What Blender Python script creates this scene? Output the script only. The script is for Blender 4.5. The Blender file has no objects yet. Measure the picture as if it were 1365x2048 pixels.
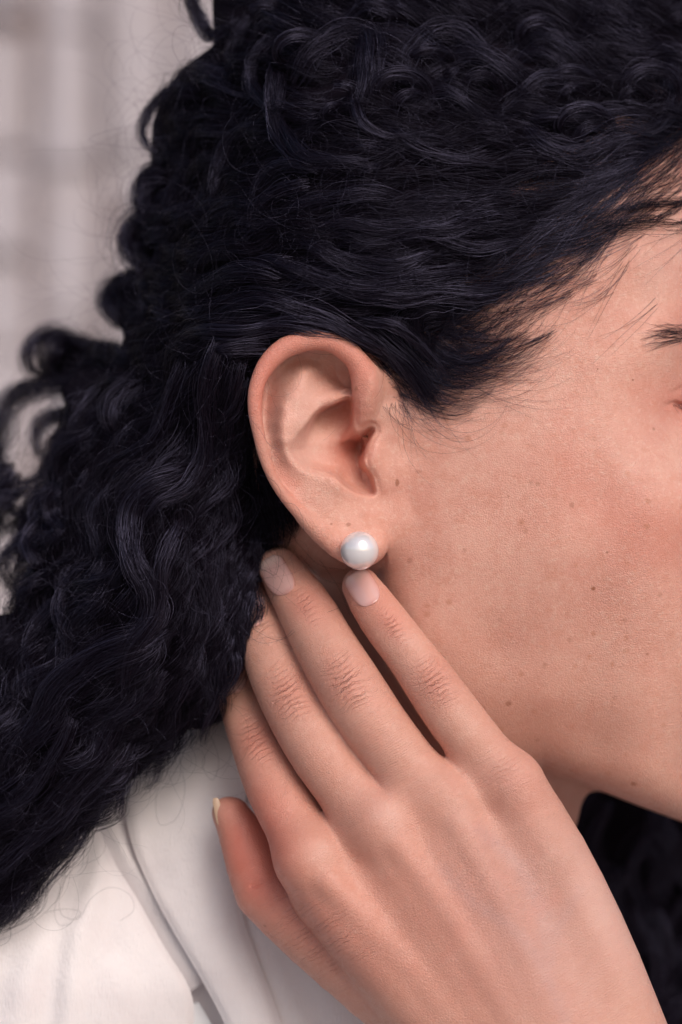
import bpy, math, random
import numpy as np
from mathutils import Vector

rng = np.random.default_rng(7)
random.seed(7)
scene = bpy.context.scene
COL = scene.collection

# ------------------------------------------------------------------ camera, world, sun, exposure
MM = 0.001
EYE_H = 1.55            # camera height above the pavement (m)
DIST = 800.0            # camera to plane of focus (mm)
S = 0.13                # mm per photograph pixel in the plane of focus

cam_d = bpy.data.cameras.new('camera')
cam = bpy.data.objects.new('camera', cam_d)
COL.objects.link(cam)
cam.location = (0, -DIST * MM, EYE_H)
cam.rotation_euler = (math.radians(90), 0, 0)
cam_d.sensor_fit = 'VERTICAL'
cam_d.sensor_height = 36.0
cam_d.lens = 36.0 * DIST / (2048 * S)
cam_d.clip_start = 0.05
cam_d.clip_end = 500
cam_d.dof.use_dof = True
cam_d.dof.focus_distance = (DIST + 1.0) * MM
cam_d.dof.aperture_fstop = 6.5
scene.camera = cam

SUN_EL, SUN_AZ = math.radians(38), math.radians(24)     # azimuth: from behind the camera, towards its right
world = bpy.data.worlds.new('World')
scene.world = world
world.use_nodes = True
wn = world.node_tree
sky = wn.nodes.new('ShaderNodeTexSky')
sky.sky_type = 'NISHITA'
sky.sun_disc = False
sky.sun_elevation = SUN_EL
sky.sun_rotation = math.radians(180) - SUN_AZ
sky.air_density = 1.0
sky.dust_density = 4.0
sky.ozone_density = 1.0
bg = wn.nodes['Background']
bg.inputs['Strength'].default_value = 0.10
wn.links.new(sky.outputs[0], bg.inputs['Color'])

sun_d = bpy.data.lights.new('sun', 'SUN')
sun_d.energy = 1.15
sun_d.angle = math.radians(38)
sun_d.color = (1.0, 0.972, 0.968)
sun = bpy.data.objects.new('sun', sun_d)
COL.objects.link(sun)
to_sun = Vector((math.sin(SUN_AZ) * math.cos(SUN_EL), -math.cos(SUN_AZ) * math.cos(SUN_EL), math.sin(SUN_EL)))
sun.rotation_euler = to_sun.to_track_quat('Z', 'Y').to_euler()
sun.location = (0.5, -2, 4)

scene.view_settings.view_transform = 'Standard'
scene.view_settings.look = 'None'
scene.view_settings.gamma = 1.0
scene.view_settings.exposure = 0.30
scene.render.engine = 'CYCLES'
scene.cycles.use_denoising = True
scene.cycles.max_bounces = 8
scene.cycles.use_adaptive_sampling = False
scene.cycles_curves.shape = 'RIBBONS'

# ------------------------------------------------------------------ small tools
def P(px, py, d):
    """a photograph pixel and a distance d (mm behind the plane of focus) -> point in mm"""
    px, py, d = np.asarray(px, float), np.asarray(py, float), np.asarray(d, float)
    k = S * (1 + d / DIST)
    return np.stack([(px - 682.5) * k, d + 0 * px, (1024 - py) * k], -1)

def UV(p):
    k = S * (1 + p[..., 1] / DIST)
    return p[..., 0] / k + 682.5, 1024 - p[..., 2] / k

def W(p):
    p = np.asarray(p, float) * MM
    p[..., 2] += EYE_H
    return p

def smin(a, b, k):
    h = np.maximum(k - np.abs(a - b), 0) / k
    return np.minimum(a, b) - h * h * k * 0.25

def smax(a, b, k):
    return -smin(-a, -b, k)

class Table:
    """smooth surface d(px, py) through control points, tabulated on a pixel grid"""
    def __init__(self, ctrl, u0, u1, v0, v1, step, smooth=0.0):
        c = np.array(ctrl, float)
        X, f = c[:, :2] / 100, c[:, 2]
        n = len(c)
        r = np.linalg.norm(X[:, None] - X[None], axis=2)
        K = np.where(r > 0, r * r * np.log(r + 1e-12), 0) + np.eye(n) * smooth
        A = np.zeros((n + 3, n + 3))
        A[:n, :n] = K
        A[:n, n] = 1; A[:n, n + 1:] = X
        A[n, :n] = 1; A[n + 1:, :n] = X.T
        w = np.linalg.solve(A, np.concatenate([f, [0, 0, 0]]))
        self.u0, self.v0, self.st = u0, v0, step
        us, vs = np.arange(u0, u1 + step, step), np.arange(v0, v1 + step, step)
        G = np.stack(np.meshgrid(us, vs, indexing='ij'), -1).reshape(-1, 2) / 100
        out = np.empty(len(G))
        for i in range(0, len(G), 50000):
            g = G[i:i + 50000]
            rr = np.linalg.norm(g[:, None] - X[None], axis=2)
            out[i:i + 50000] = (rr * rr * np.log(rr + 1e-12)) @ w[:n] + w[n] + g @ w[n + 1:]
        self.t = out.reshape(len(us), len(vs)).astype(np.float32)
    def __call__(self, u, v):
        return bilin(self.t, (u - self.u0) / self.st, (v - self.v0) / self.st)

def bilin(t, a, b):
    a = np.clip(a, 0, t.shape[0] - 1.001); b = np.clip(b, 0, t.shape[1] - 1.001)
    i, j = a.astype(np.int32), b.astype(np.int32)
    fa, fb = a - i, b - j
    return (t[i, j] * (1 - fa) + t[i + 1, j] * fa) * (1 - fb) + (t[i, j + 1] * (1 - fa) + t[i + 1, j + 1] * fa) * fb

def poly_sd(u, v, poly):
    """signed distance (px) to a closed polygon, negative inside"""
    u = np.asarray(u, float); v = np.asarray(v, float)
    d = np.full(u.shape, 1e18); s = np.ones(u.shape)
    q = np.array(poly, float)
    for a, b in zip(q, np.roll(q, -1, 0)):
        e = b - a
        wu, wv = u - a[0], v - a[1]
        t = np.clip((wu * e[0] + wv * e[1]) / (e @ e), 0, 1)
        d = np.minimum(d, (wu - e[0] * t) ** 2 + (wv - e[1] * t) ** 2)
        c1, c2, c3 = v >= a[1], v < b[1], e[0] * wv > e[1] * wu
        s = np.where((c1 & c2 & c3) | (~c1 & ~c2 & ~c3), -s, s)
    return s * np.sqrt(d)

class PolyTable:
    def __init__(self, poly, u0, u1, v0, v1, step):
        us, vs = np.arange(u0, u1 + step, step), np.arange(v0, v1 + step, step)
        U, V = np.meshgrid(us, vs, indexing='ij')
        self.t = poly_sd(U, V, poly).astype(np.float32)
        self.u0, self.v0, self.st = u0, v0, step
    def __call__(self, u, v):
        return bilin(self.t, (u - self.u0) / self.st, (v - self.v0) / self.st)

def catmull(pts, n):
    p = np.array(pts, float)
    seg = np.linalg.norm(np.diff(p[:, :2], axis=0), axis=1) + 1e-6
    t = np.concatenate([[0], np.cumsum(seg ** 0.7)]); t /= t[-1]
    m = np.gradient(p, t, axis=0)
    q = np.linspace(0, 1, n)
    i = np.clip(np.searchsorted(t, q, 'right') - 1, 0, len(t) - 2)
    h = (t[i + 1] - t[i]); x = ((q - t[i]) / h)[:, None]; h = h[:, None]
    return ((2 * x**3 - 3 * x**2 + 1) * p[i] + (x**3 - 2 * x**2 + x) * h * m[i]
            + (-2 * x**3 + 3 * x**2) * p[i + 1] + (x**3 - x**2) * h * m[i + 1])

def tube(p, c, r, k=0.0, ys=1.0):
    """round-cone chain; ys > 1 stretches it along the viewing depth"""
    c = np.asarray(c, np.float32); r = np.asarray(r, np.float32)
    X, Y, Z = (np.ascontiguousarray(p[:, i], dtype=np.float32) for i in range(3))
    out = None
    iy = np.float32(1 / ys)
    for a, b, ra, rb in zip(c[:-1], c[1:], r[:-1], r[1:]):
        e = b - a
        wx, wy, wz = X - a[0], Y - a[1], Z - a[2]
        e2 = e / np.float32(e @ e)
        t = np.clip(wx * e2[0] + wy * e2[1] + wz * e2[2], 0, 1)
        wx -= t * e[0]; wy -= t * e[1]; wz -= t * e[2]
        if ys != 1: wy *= iy
        wx *= wx; wy *= wy; wz *= wz
        wx += wy; wx += wz
        d = np.sqrt(wx); d -= ra + (rb - ra) * t
        out = d if out is None else np.minimum(out, d)
    return out

def ball(p, c, r, sc=(1, 1, 1)):
    q = (p - np.asarray(c, np.float32)) / np.asarray(sc, np.float32)
    return (np.sqrt((q * q).sum(1)) - r) * min(sc)

def surface_nets(f, lo, hi, h, B=8, safe=1.5):
    """zero set of f(points) as verts and quads, evaluated only in the blocks near it"""
    lo, hi = np.array(lo, float), np.array(hi, float)
    nb = np.ceil((hi - lo) / (h * B)).astype(int)
    n = nb * B
    cen = [lo[i] + (np.arange(nb[i]) + 0.5) * h * B - 0.5 * h for i in range(3)]
    C = np.stack(np.meshgrid(*cen, indexing='ij'), -1).reshape(-1, 3).astype(np.float32)
    dc = f(C)
    near = np.abs(dc) < h * B * 0.87 * safe
    vals = np.repeat(np.repeat(np.repeat(np.where(dc < 0, -9, 9).astype(np.float32).reshape(nb), B, 0), B, 1), B, 2)
    ids = np.nonzero(near)[0]
    bi = np.stack(np.unravel_index(ids, nb), -1)
    loc = np.stack(np.meshgrid(*[np.arange(B)] * 3, indexing='ij'), -1).reshape(-1, 3)
    for s in range(0, len(ids), 1500):
        I = (bi[s:s + 1500, None, :] * B + loc[None]).reshape(-1, 3)
        vals[I[:, 0], I[:, 1], I[:, 2]] = f((lo + I * h).astype(np.float32))
    vals[0], vals[-1] = np.maximum(vals[0], .01), np.maximum(vals[-1], .01)
    vals[:, 0], vals[:, -1] = np.maximum(vals[:, 0], .01), np.maximum(vals[:, -1], .01)
    vals[:, :, 0], vals[:, :, -1] = np.maximum(vals[:, :, 0], .01), np.maximum(vals[:, :, -1], .01)
    ins = vals < 0
    cnt = np.zeros(n - 1, np.uint8)
    sl = lambda o: slice(1, None) if o else slice(0, -1)
    for a in (0, 1):
        for b in (0, 1):
            for c in (0, 1):
                cnt += ins[sl(a), sl(b), sl(c)]
    act = np.stack(np.nonzero((cnt > 0) & (cnt < 8)), -1)
    del cnt
    idx = np.full(n - 1, -1, np.int32)
    idx[act[:, 0], act[:, 1], act[:, 2]] = np.arange(len(act))
    cor = np.array([[a, b, c] for a in (0, 1) for b in (0, 1) for c in (0, 1)])
    cv = np.stack([vals[act[:, 0] + o[0], act[:, 1] + o[1], act[:, 2] + o[2]] for o in cor], 1)
    acc = np.zeros((len(act), 3)); num = np.zeros(len(act))
    for i in range(8):
        for j in range(i + 1, 8):
            if np.abs(cor[i] - cor[j]).sum() == 1:
                cr = (cv[:, i] < 0) != (cv[:, j] < 0)
                t = np.where(cr, cv[:, i] / np.where(cr, cv[:, i] - cv[:, j], 1), 0)[:, None]
                acc += cr[:, None] * (cor[i] + t * (cor[j] - cor[i])); num += cr
    V = lo + (act + acc / num[:, None]) * h
    F = []
    for ax in range(3):
        o = [slice(None)] * 3; o2 = [slice(None)] * 3
        o[ax] = slice(0, -1); o2[ax] = slice(1, None)
        e = np.stack(np.nonzero(ins[tuple(o)] != ins[tuple(o2)]), -1)
        b, c = (ax + 1) % 3, (ax + 2) % 3
        e = e[(e[:, b] > 0) & (e[:, c] > 0) & (e[:, b] < n[b] - 1) & (e[:, c] < n[c] - 1)]
        flip = ins[e[:, 0], e[:, 1], e[:, 2]]
        q = []
        for db, dcc in ((-1, -1), (0, -1), (0, 0), (-1, 0)):
            k = e.copy(); k[:, b] += db; k[:, c] += dcc
            q.append(idx[k[:, 0], k[:, 1], k[:, 2]])
        q = np.stack(q, -1)
        q = np.where(flip[:, None], q, q[:, ::-1])
        F.append(q)
    F = np.concatenate(F)
    F = F[(F >= 0).all(1)]
    return V, F

def newton(f, V, it=2, eps=0.12, lim=0.4):
    V = V.astype(np.float32)
    T = np.array([[1, -1, -1], [-1, -1, 1], [-1, 1, -1], [1, 1, 1]], np.float32)
    for _ in range(it):
        for s in range(0, len(V), 400000):
            v = V[s:s + 400000]
            ff = [f(v + T[i] * eps) for i in range(4)]
            g = sum(ff[i][:, None] * T[i] for i in range(4)) / (4 * eps)
            d = sum(ff) / 4
            st = d[:, None] * g / np.maximum((g * g).sum(1), 0.25)[:, None]
            L = np.linalg.norm(st, axis=1, keepdims=True)
            V[s:s + 400000] = v - st * np.minimum(1, lim / np.maximum(L, 1e-9))
    return V

def link(o, parent=None, label=None, cat=None, group=None, kind=None):
    COL.objects.link(o)
    if parent is not None: o.parent = parent
    if label: o['label'] = label
    if cat: o['category'] = cat
    if group: o['group'] = group
    if kind: o['kind'] = kind
    return o

def mesh_obj(name, V, F, mat, parent=None, smooth=True, attrs=None, **kw):
    """V in mm; fast array build"""
    me = bpy.data.meshes.new(name)
    V = W(V); F = np.asarray(F, np.int32)
    me.vertices.add(len(V)); me.vertices.foreach_set('co', V.astype(np.float32).ravel())
    k = F.shape[1]
    me.loops.add(F.size); me.loops.foreach_set('vertex_index', F.ravel())
    me.polygons.add(len(F)); me.polygons.foreach_set('loop_start', np.arange(0, F.size, k, dtype=np.int32))
    me.update(calc_edges=True)
    if smooth: me.polygons.foreach_set('use_smooth', np.ones(len(F), bool))
    for a, val in (attrs or {}).items():
        at = me.attributes.new(a, 'FLOAT', 'POINT'); at.data.foreach_set('value', np.asarray(val, np.float32))
    me.materials.append(mat)
    return link(bpy.data.objects.new(name, me), parent, **kw)

# ------------------------------------------------------------------ materials
def new_mat(name):
    m = bpy.data.materials.new(name); m.use_nodes = True
    nt = m.node_tree
    return m, nt, nt.nodes['Principled BSDF']

class NB:
    """tiny node builder"""
    def __init__(self, nt): self.nt = nt
    def n(self, t, ins=None, **props):
        nd = self.nt.nodes.new(t)
        for k, v in props.items(): setattr(nd, k, v)
        for k, v in (ins or {}).items():
            s = nd.inputs[k]
            if hasattr(v, 'is_output') or isinstance(v, bpy.types.NodeSocket): self.nt.links.new(v, s)
            else: s.default_value = v
        return nd
    def attr(self, name): return self.n('ShaderNodeAttribute', attribute_name=name).outputs['Fac']
    def math(self, op, a, b=0.0, c=0.0, clamp=False):
        nd = self.n('ShaderNodeMath', operation=op, use_clamp=clamp)
        for i, v in enumerate((a, b, c)):
            if isinstance(v, bpy.types.NodeSocket): self.nt.links.new(v, nd.inputs[i])
            else: nd.inputs[i].default_value = v
        return nd.outputs[0]
    def mix(self, f, a, b, bt='MIX'):
        nd = self.n('ShaderNodeMix', data_type='RGBA', blend_type=bt)
        for i, v in ((0, f), (6, a), (7, b)):
            if isinstance(v, bpy.types.NodeSocket): self.nt.links.new(v, nd.inputs[i])
            else: nd.inputs[i].default_value = v if i == 0 else (*v, 1)
        return nd.outputs[2]
    def noise(self, scale, detail=3, rough=.55, vec=None, dist=0.0):
        return self.n('ShaderNodeTexNoise', {'Scale': scale, 'Detail': detail, 'Roughness': rough, 'Distortion': dist, **({'Vector': vec} if vec is not None else {})}).outputs['Fac']
    def ramp(self, f, lo, hi, a=0.0, b=1.0):
        return self.n('ShaderNodeMapRange', {'Value': f, 'From Min': lo, 'From Max': hi, 'To Min': a, 'To Max': b}, interpolation_type='SMOOTHSTEP').outputs[0]

def skin_material():
    m, nt, b = new_mat('skin')
    B = NB(nt)
    co = B.n('ShaderNodeTexCoord').outputs['Object']
    n1 = B.noise(45, 4, .6, co)
    n2 = B.noise(260, 3, .6, co)
    n3 = B.noise(900, 2, .6, co)
    c = B.mix(B.ramp(n1, .35, .68), (0.675, 0.352, 0.275), (0.615, 0.288, 0.22))
    c = B.mix(B.ramp(n2, .45, .72, 0, .5), c, (0.58, 0.25, 0.175))
    c = B.mix(B.ramp(n3, .48, .75, 0, .38), c, (0.72, 0.48, 0.39))
    c = B.mix(B.ramp(B.noise(1900, 2, .6, co), .5, .75, 0, .3), c, (0.50, 0.23, 0.16))
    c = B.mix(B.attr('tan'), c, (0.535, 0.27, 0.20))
    c = B.mix(B.attr('pale'), c, (0.74, 0.51, 0.45))
    c = B.mix(B.attr('red'), c, (0.60, 0.165, 0.115))
    c = B.mix(B.attr('vein'), c, (0.49, 0.29, 0.265))
    c = B.mix(B.attr('dark'), c, (0.33, 0.13, 0.075))
    c = B.mix(B.ramp(B.noise(75, 4, .65, co, .6), .48, .74, 0, .20), c, (0.62, 0.245, 0.19))
    c = B.mix(B.ramp(B.noise(110, 3, .6, B.n('ShaderNodeMapping', {'Vector': co, 'Location': (3, 1, 2)}).outputs[0]), .5, .76, 0, .12), c, (0.70, 0.46, 0.38))
    # scattered faint freckles on the cheek
    vo = B.n('ShaderNodeTexVoronoi', {'Vector': co, 'Scale': 210.0, 'Randomness': 1.0})
    fr = B.ramp(B.math('ADD', vo.outputs['Distance'], B.math('MULTIPLY', B.noise(1300, 2, .5, co), .14)), .17, .32, 1, 0)
    sel = B.ramp(B.n('ShaderNodeSeparateColor', {'Color': vo.outputs['Color']}).outputs[0], .55, .85)
    fr = B.math('MULTIPLY', B.math('MULTIPLY', fr, sel), B.attr('freckle'))
    c = B.mix(B.math('MULTIPLY', fr, .62), c, (0.46, 0.17, 0.09))
    nt.links.new(c, b.inputs['Base Color'])
    b.inputs['Subsurface Weight'].default_value = 0.18
    b.inputs['Subsurface Radius'].default_value = (1.0, 0.38, 0.22)
    b.inputs['Subsurface Scale'].default_value = 0.0022
    nt.links.new(B.ramp(n2, .3, .7, .38, .56), b.inputs['Roughness'])
    b.inputs['Specular IOR Level'].default_value = 0.5
    # fine relief: pores, cross-hatched skin lines, knuckle wrinkles
    por = B.n('ShaderNodeTexVoronoi', {'Vector': co, 'Scale': 1500.0}, feature='DISTANCE_TO_EDGE').outputs['Distance']
    por = B.ramp(por, 0.0, .22)
    fine = B.noise(2600, 2, .6, co)
    relief = B.math('ADD', B.math('MULTIPLY', por, .5), B.math('ADD', B.math('MULTIPLY', fine, .5), B.math('MULTIPLY', B.noise(900, 2, .6, co), .7)))
    relief = B.math('MULTIPLY', relief, B.ramp(B.noise(28, 2, .5, co), .35, .65, .45, 1.0))
    al, ac = B.attr('along'), B.attr('across')
    wob = B.math('MULTIPLY', B.noise(240, 4, .7, co), 10.0)
    w1 = B.math('SINE', B.math('ADD', B.math('MULTIPLY', al, 4.2), wob))
    w1 = B.ramp(B.math('ADD', w1, B.math('MULTIPLY', B.noise(520, 2, .6, co), 1.1)), -.7, .5)
    w2 = B.math('SINE', B.math('ADD', B.math('MULTIPLY', al, 9.5), B.math('MULTIPLY', wob, 1.6)))
    wr = B.math('MULTIPLY', w1, B.attr('wrinkle'))
    c = B.mix(B.math('MULTIPLY', B.math('SUBTRACT', B.attr('wrinkle'), wr, clamp=True), .22), c, (0.42, 0.17, 0.12))
    nt.links.new(c, b.inputs['Base Color'])
    wr2 = B.math('MULTIPLY', w2, B.attr('fold'))
    bump1 = B.n('ShaderNodeBump', {'Height': relief, 'Strength': .8, 'Distance': .00022})
    bump2 = B.n('ShaderNodeBump', {'Height': wr2, 'Strength': .5, 'Distance': .00010, 'Normal': bump1.outputs[0]})
    bump3 = B.n('ShaderNodeBump', {'Height': wr, 'Strength': 1.0, 'Distance': .00058, 'Normal': bump2.outputs[0]})
    nt.links.new(bump3.outputs[0], b.inputs['Normal'])
    return m

MAT_SKIN = skin_material()

# ------------------------------------------------------------------ the body: head, ear, neck, hand as one surface
# cheek and temple, depth of the skin behind the plane of focus
H_FACE = Table([
    (800,900,10.5),(800,1000,11.5),(790,1060,13),(800,1120,13.5),(900,900,8),(900,1080,8),(880,1250,11.5),(830,1300,14.5),(900,1420,17),(1000,1000,5.5),(1000,1300,12.5),
    (1100,900,3.5),(1100,1100,4.5),(1200,1000,4),(1290,930,6),(1365,950,10),(1100,720,6.5),(1200,650,8),(1300,600,13),
    (1365,540,19),(1340,690,15),(1300,770,13),(1365,820,24),(1330,800,17),(1365,1100,9),(1365,1300,13),(1200,1200,6.5),(1200,1350,10),
    (1100,1400,12.5),(1365,1450,17),(1200,1500,17),(1060,1480,18.5),(1365,1600,25),
    (1000,500,8),(1200,350,16),(1365,350,26),(900,650,8),(800,720,9),(780,800,9.5),(700,600,12),(600,640,16),(700,450,12),(900,350,15),
    (700,250,24),(1000,150,32),(1365,150,44),(500,300,40),(450,600,32),(480,800,30),(550,900,24),(640,880,21),(600,1000,22),(690,1050,19),(500,1050,32),(640,760,18),
    (720,700,12),(765,760,6.8),(775,810,7.8),(770,870,9.2),(765,950,10),
    (1450,1000,22),(1500,1000,42),(1540,1000,70),(1450,1300,28),(1520,1300,64),(1450,600,44),(1500,600,75),(1450,830,40),(1500,830,62),(1450,1600,48),(1520,1600,76),
    (400,1200,50),(700,1300,30),(900,1560,27)], 300, 1700, -300, 1900, 4)
J_HEAD = PolyTable([(430,-400),(420,300),(440,700),(470,1000),(560,1130),(640,1150),(700,1140),(752,1150),(750,1230),(775,1330),(830,1430),(900,1500),(985,1545),(1085,1540),
                    (1180,1572),(1270,1608),(1365,1643),(1480,1690),(1560,1640),(1580,1300),(1590,1000),(1560,600),(1500,100),(1450,-400)], 300, 1760, -500, 1900, 4)
EAR_OUT = [(520,708),(506,741),(496,785),(497,827),(506,886),(517,928),(529,952),(543,982),(566,1014),(602,1048),(640,1087),(661,1107),(684,1122),(712,1136),(731,1139),(756,1134),
           (772,1122),(788,1102),(815,1070),(818,960),(815,880),(815,800),(795,752),(749,728),(725,707),(699,685),(667,671),(632,662),(602,661),(573,668),(547,684)]
J_EAR = PolyTable(EAR_OUT, 440, 860, 600, 1200, 2)
U_EAR = Table([
    (533,770,8.2),(529,800,7.8),(530,830,6.8),(536,862,4.8),(547,895,2.8),(564,932,1.6),(592,964,1.5),
    (552,743,8.4),(580,727,9.0),(610,719,9.6),(645,718,11.5),(672,724,13.5),(690,735,14),
    (684,752,14.5),(694,768,13.0),(662,762,10.4),(640,770,7.0),(690,780,9.0),
    (560,850,-.5),(563,880,-1.0),(576,908,-.8),(600,930,-.1),(630,946,1.5),(566,815,0.1),(582,785,1.2),(600,762,2.6),(618,742,5.2),(600,740,4.9),
    (600,848,0.2),(606,825,0.6),(625,808,2.0),(590,872,0.1),(585,820,0.0),
    (640,801,3.6),(665,796,5.0),(690,788,6.6),(704,783,7.6),(655,785,5.2),
    (655,953,2.3),(680,970,2.9),(662,985,2.8),(700,990,5.0),(725,998,7.3),
    (620,985,1.7),(590,992,1.1),(640,1022,2.4),(680,1022,4.0),(720,1018,6.6),(748,1012,9),(768,1000,10.5),(792,1000,11.3),
    (640,1065,2.3),(680,1072,3.4),(720,1085,5.2),(752,1085,7.2),(775,1085,10),(700,1118,4.8),(732,1128,6.4),(765,1115,9.5),(600,1030,1.4),
    (505,800,1.0),(510,880,0),(540,700,1.5),(600,668,1.5),(560,1000,0.3),
    (732,800,3.6),(735,760,3.0),(722,836,5.6),(750,845,8.0),(760,800,6.2),(765,760,5.6),(780,850,9.4),(762,878,9.0),(800,900,10.3),(805,1000,11.6),(805,1050,13),(795,1090,13.5),(746,915,8.3),(742,900,8.3),(755,955,9.0),(768,925,9.2),(795,930,10.2)],
    440, 860, 600, 1200, 2)
CONCHA = [(704,792),(673,805),(645,817),(628,834),(617,854),(601,876),(586,892),(582,904),(597,923),(615,936),(649,946),(671,946),(684,961),(699,976),(720,986),(751,993),
          (748,972),(740,948),(726,934),(721,919),(731,899),(738,876),(750,860),(742,853),(729,865),(716,876),(706,868),(703,848),(704,819)]
def chaikin(q, n=2):
    q = np.array(q, float)
    for _ in range(n):
        r = np.roll(q, -1, 0)
        q = np.stack([q * .75 + r * .25, q * .25 + r * .75], 1).reshape(-1, 2)
    return q
J_CON = PolyTable(chaikin(CONCHA), 520, 800, 740, 1040, 1)
G_CON = Table([
    (703,795,16.5),(690,812,17),(662,828,16.5),(640,843,13.6),(625,860,10.5),(605,885,6.6),(590,900,4.2),(602,920,5.4),(622,935,7.4),(622,908,8.6),(650,908,10.8),(650,935,10),
    (680,940,12.2),(690,958,13.2),(715,973,13.6),(742,985,13),(700,893,19),(716,880,21),(740,863,14.5),(722,912,22),(735,950,17.5),(676,868,13.2),(663,880,11.7),
    (694,873,13.0),(706,860,11.4),(690,845,14.3),(700,925,16)], 520, 800, 740, 1040, 1)

def PT(l, n=0):
    q = np.array(l, float)
    if n: q = catmull(q, n)
    return P(*q[:, :3].T), q[:, 3] * S

HELIX = PT([(672,884,14.5,4),(690,876,13.2,7),(705,862,10.8,10),(718,842,8.2,15),(726,812,5.5,21),(729,782,4.2,25),(726,752,3.2,25),(714,722,2.4,23),(692,700,1.6,22),(662,683,0.8,21),
            (626,679,0,21.5),(592,686,-.8,22),(562,701,-1.4,20.5),(536,727,-2.2,19),(519,757,-3,16),(511,790,-3.4,15),(511,826,-3.3,14),(518,868,-2.8,12),(527,905,-2.2,12),
            (540,942,-1.5,11),(557,974,-.6,11),(580,1005,.6,12),(608,1034,1.8,14),(640,1062,3,16)], 44)
LOBE = PT([(610,1035,3.2,14),(650,1072,4.2,22),(690,1096,5.6,28),(724,1104,7.2,31),(745,1092,8.8,30)], 9)
TRAGUS = PT([(762,872,11.2,12),(753,886,10.6,15),(748,903,10.2,19),(748,922,10.2,18),(756,944,10.8,14),(764,968,11.6,10)], 11)
ANTITR = PT([(625,952,4.4,16),(652,962,4.8,18),(676,978,5.6,15),(700,992,7.6,12)], 8)
CRUS = PT([(606,806,3.8,14),(632,805,5.0,15),(660,798,6.2,13),(696,786,9.4,11)], 8)

class Relief:
    """the front of the ear: the upper relief dropping into the concha, with a gentle or a steep wall"""
    def __init__(self):
        u, v = np.meshgrid(np.arange(440, 861.0), np.arange(600, 1201.0), indexing='ij')
        j = J_CON(u, v) * S
        ll = np.clip((v - 842) / 50, 0, 1) * np.clip((735 - u) / 50, 0, 1) * np.clip((1000 - v) / 30, 0, 1)
        w = 1.1 + .9 * np.clip((v - 800) / 60, 0, 1) * np.clip((640 - u) / 30, 0, 1) + 3.2 * ll * np.clip((955 - v) / 25 + .25, .25, 1)
        w = w + 2.2 * np.exp(-(((u - 714) / 18) ** 2 + ((v - 868) / 16) ** 2))
        x = np.clip((w * .45 - j) / w, 0, 1)
        x = x * x * (3 - 2 * x)
        U, G = U_EAR(u, v), G_CON(u, v)
        Z = U + np.where(j < 3, np.maximum(G - U, 0) * x, 0)
        for _ in range(12):
            Z[1:-1, 1:-1] = (Z[1:-1, 1:-1] * 2 + Z[2:, 1:-1] + Z[:-2, 1:-1] + Z[1:-1, 2:] + Z[1:-1, :-2]) / 6
        gx, gy = np.gradient(Z, S)
        g = np.sqrt(1 + gx ** 2 + gy ** 2)
        for _ in range(9):
            g[1:-1, 1:-1] = np.maximum.reduce([g[1:-1, 1:-1], g[2:, 1:-1], g[:-2, 1:-1], g[1:-1, 2:], g[1:-1, :-2]])
        for _ in range(6):
            g[1:-1, 1:-1] = (g[1:-1, 1:-1] + g[2:, 1:-1] + g[:-2, 1:-1] + g[1:-1, 2:] + g[1:-1, :-2]) / 5
        self.z, self.g = Z.astype(np.float32), g.astype(np.float32)
    def __call__(self, u, v): return bilin(self.z, u - 440, v - 600), bilin(self.g, u - 440, v - 600)
Z_EAR = Relief()

def ear_sdf(p, u, v):
    y = p[:, 1]
    Z, lip = Z_EAR(u, v)
    edge = J_EAR(u, v) * S
    con = J_CON(u, v) * S
    plate = smax((Z - y) / lip, edge + 1.5, 1.6)
    plate = smax(plate, y - np.where(con < 2, np.maximum(Z + 3, 23), Z + 3.4), 2.0)
    kl = 1 / lip
    plate = smin(plate, tube(p, *HELIX), (1.2 + 6 * np.clip((u - 690) / 50, 0, 1) * np.clip((880 - v) / 40, 0, 1)) * kl)
    plate = smin(plate, tube(p, *LOBE), 2.0)
    plate = smin(plate, tube(p, *ANTITR), 1.6 * kl)
    plate = smin(plate, tube(p, *TRAGUS, ys=1.2), 3.0 * kl)
    plate = smin(plate, tube(p, *CRUS), 1.6 * kl)
    carve = smax(con - .4, y - (Z + 1.0), .6)
    return plate, carve, kl

def head_sdf(p, u, v):
    y = p[:, 1]
    H = H_FACE(u, v)
    m = (u > 1240) & (v > 640) & (v < 960)
    if m.any():
        a, b = u[m], v[m]
        lid = np.interp(a, [1325, 1350, 1400, 1480, 1560], [812, 806, 822, 846, 850])
        H[m] += 2.3 * np.exp(-((b - lid) / 4.5) ** 2) * np.clip((a - 1325) / 30, 0, 1) - 2.6 * np.exp(-((a - 1450) / 75) ** 2 - ((b - 775) / 34) ** 2) - 1.2 * np.exp(-((a - 1450) / 80) ** 2 - ((b - 872) / 24) ** 2)
        H[m] += .8 * np.exp(-((b - np.interp(a, [1330, 1400, 1500], [792, 760, 742])) / 5) ** 2) * np.clip((a - 1335) / 30, 0, 1)
    hf = (H - y) * 0.9
    jaw = J_HEAD(u, v) * S
    d = smax(hf, jaw, 11.0)
    m = u > 1480                                         # profile beyond the picture: nose, lips, chin
    if m.any():
        f = smin(tube(p[m], *NOSE), ball(p[m], P(1650, 1085, 66), 10.5), 5)
        for c, r in PROFILE: f = smin(f, ball(p[m], c, r), 5)
        d[m] = smin(d[m], f, 12)
    return d

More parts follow.
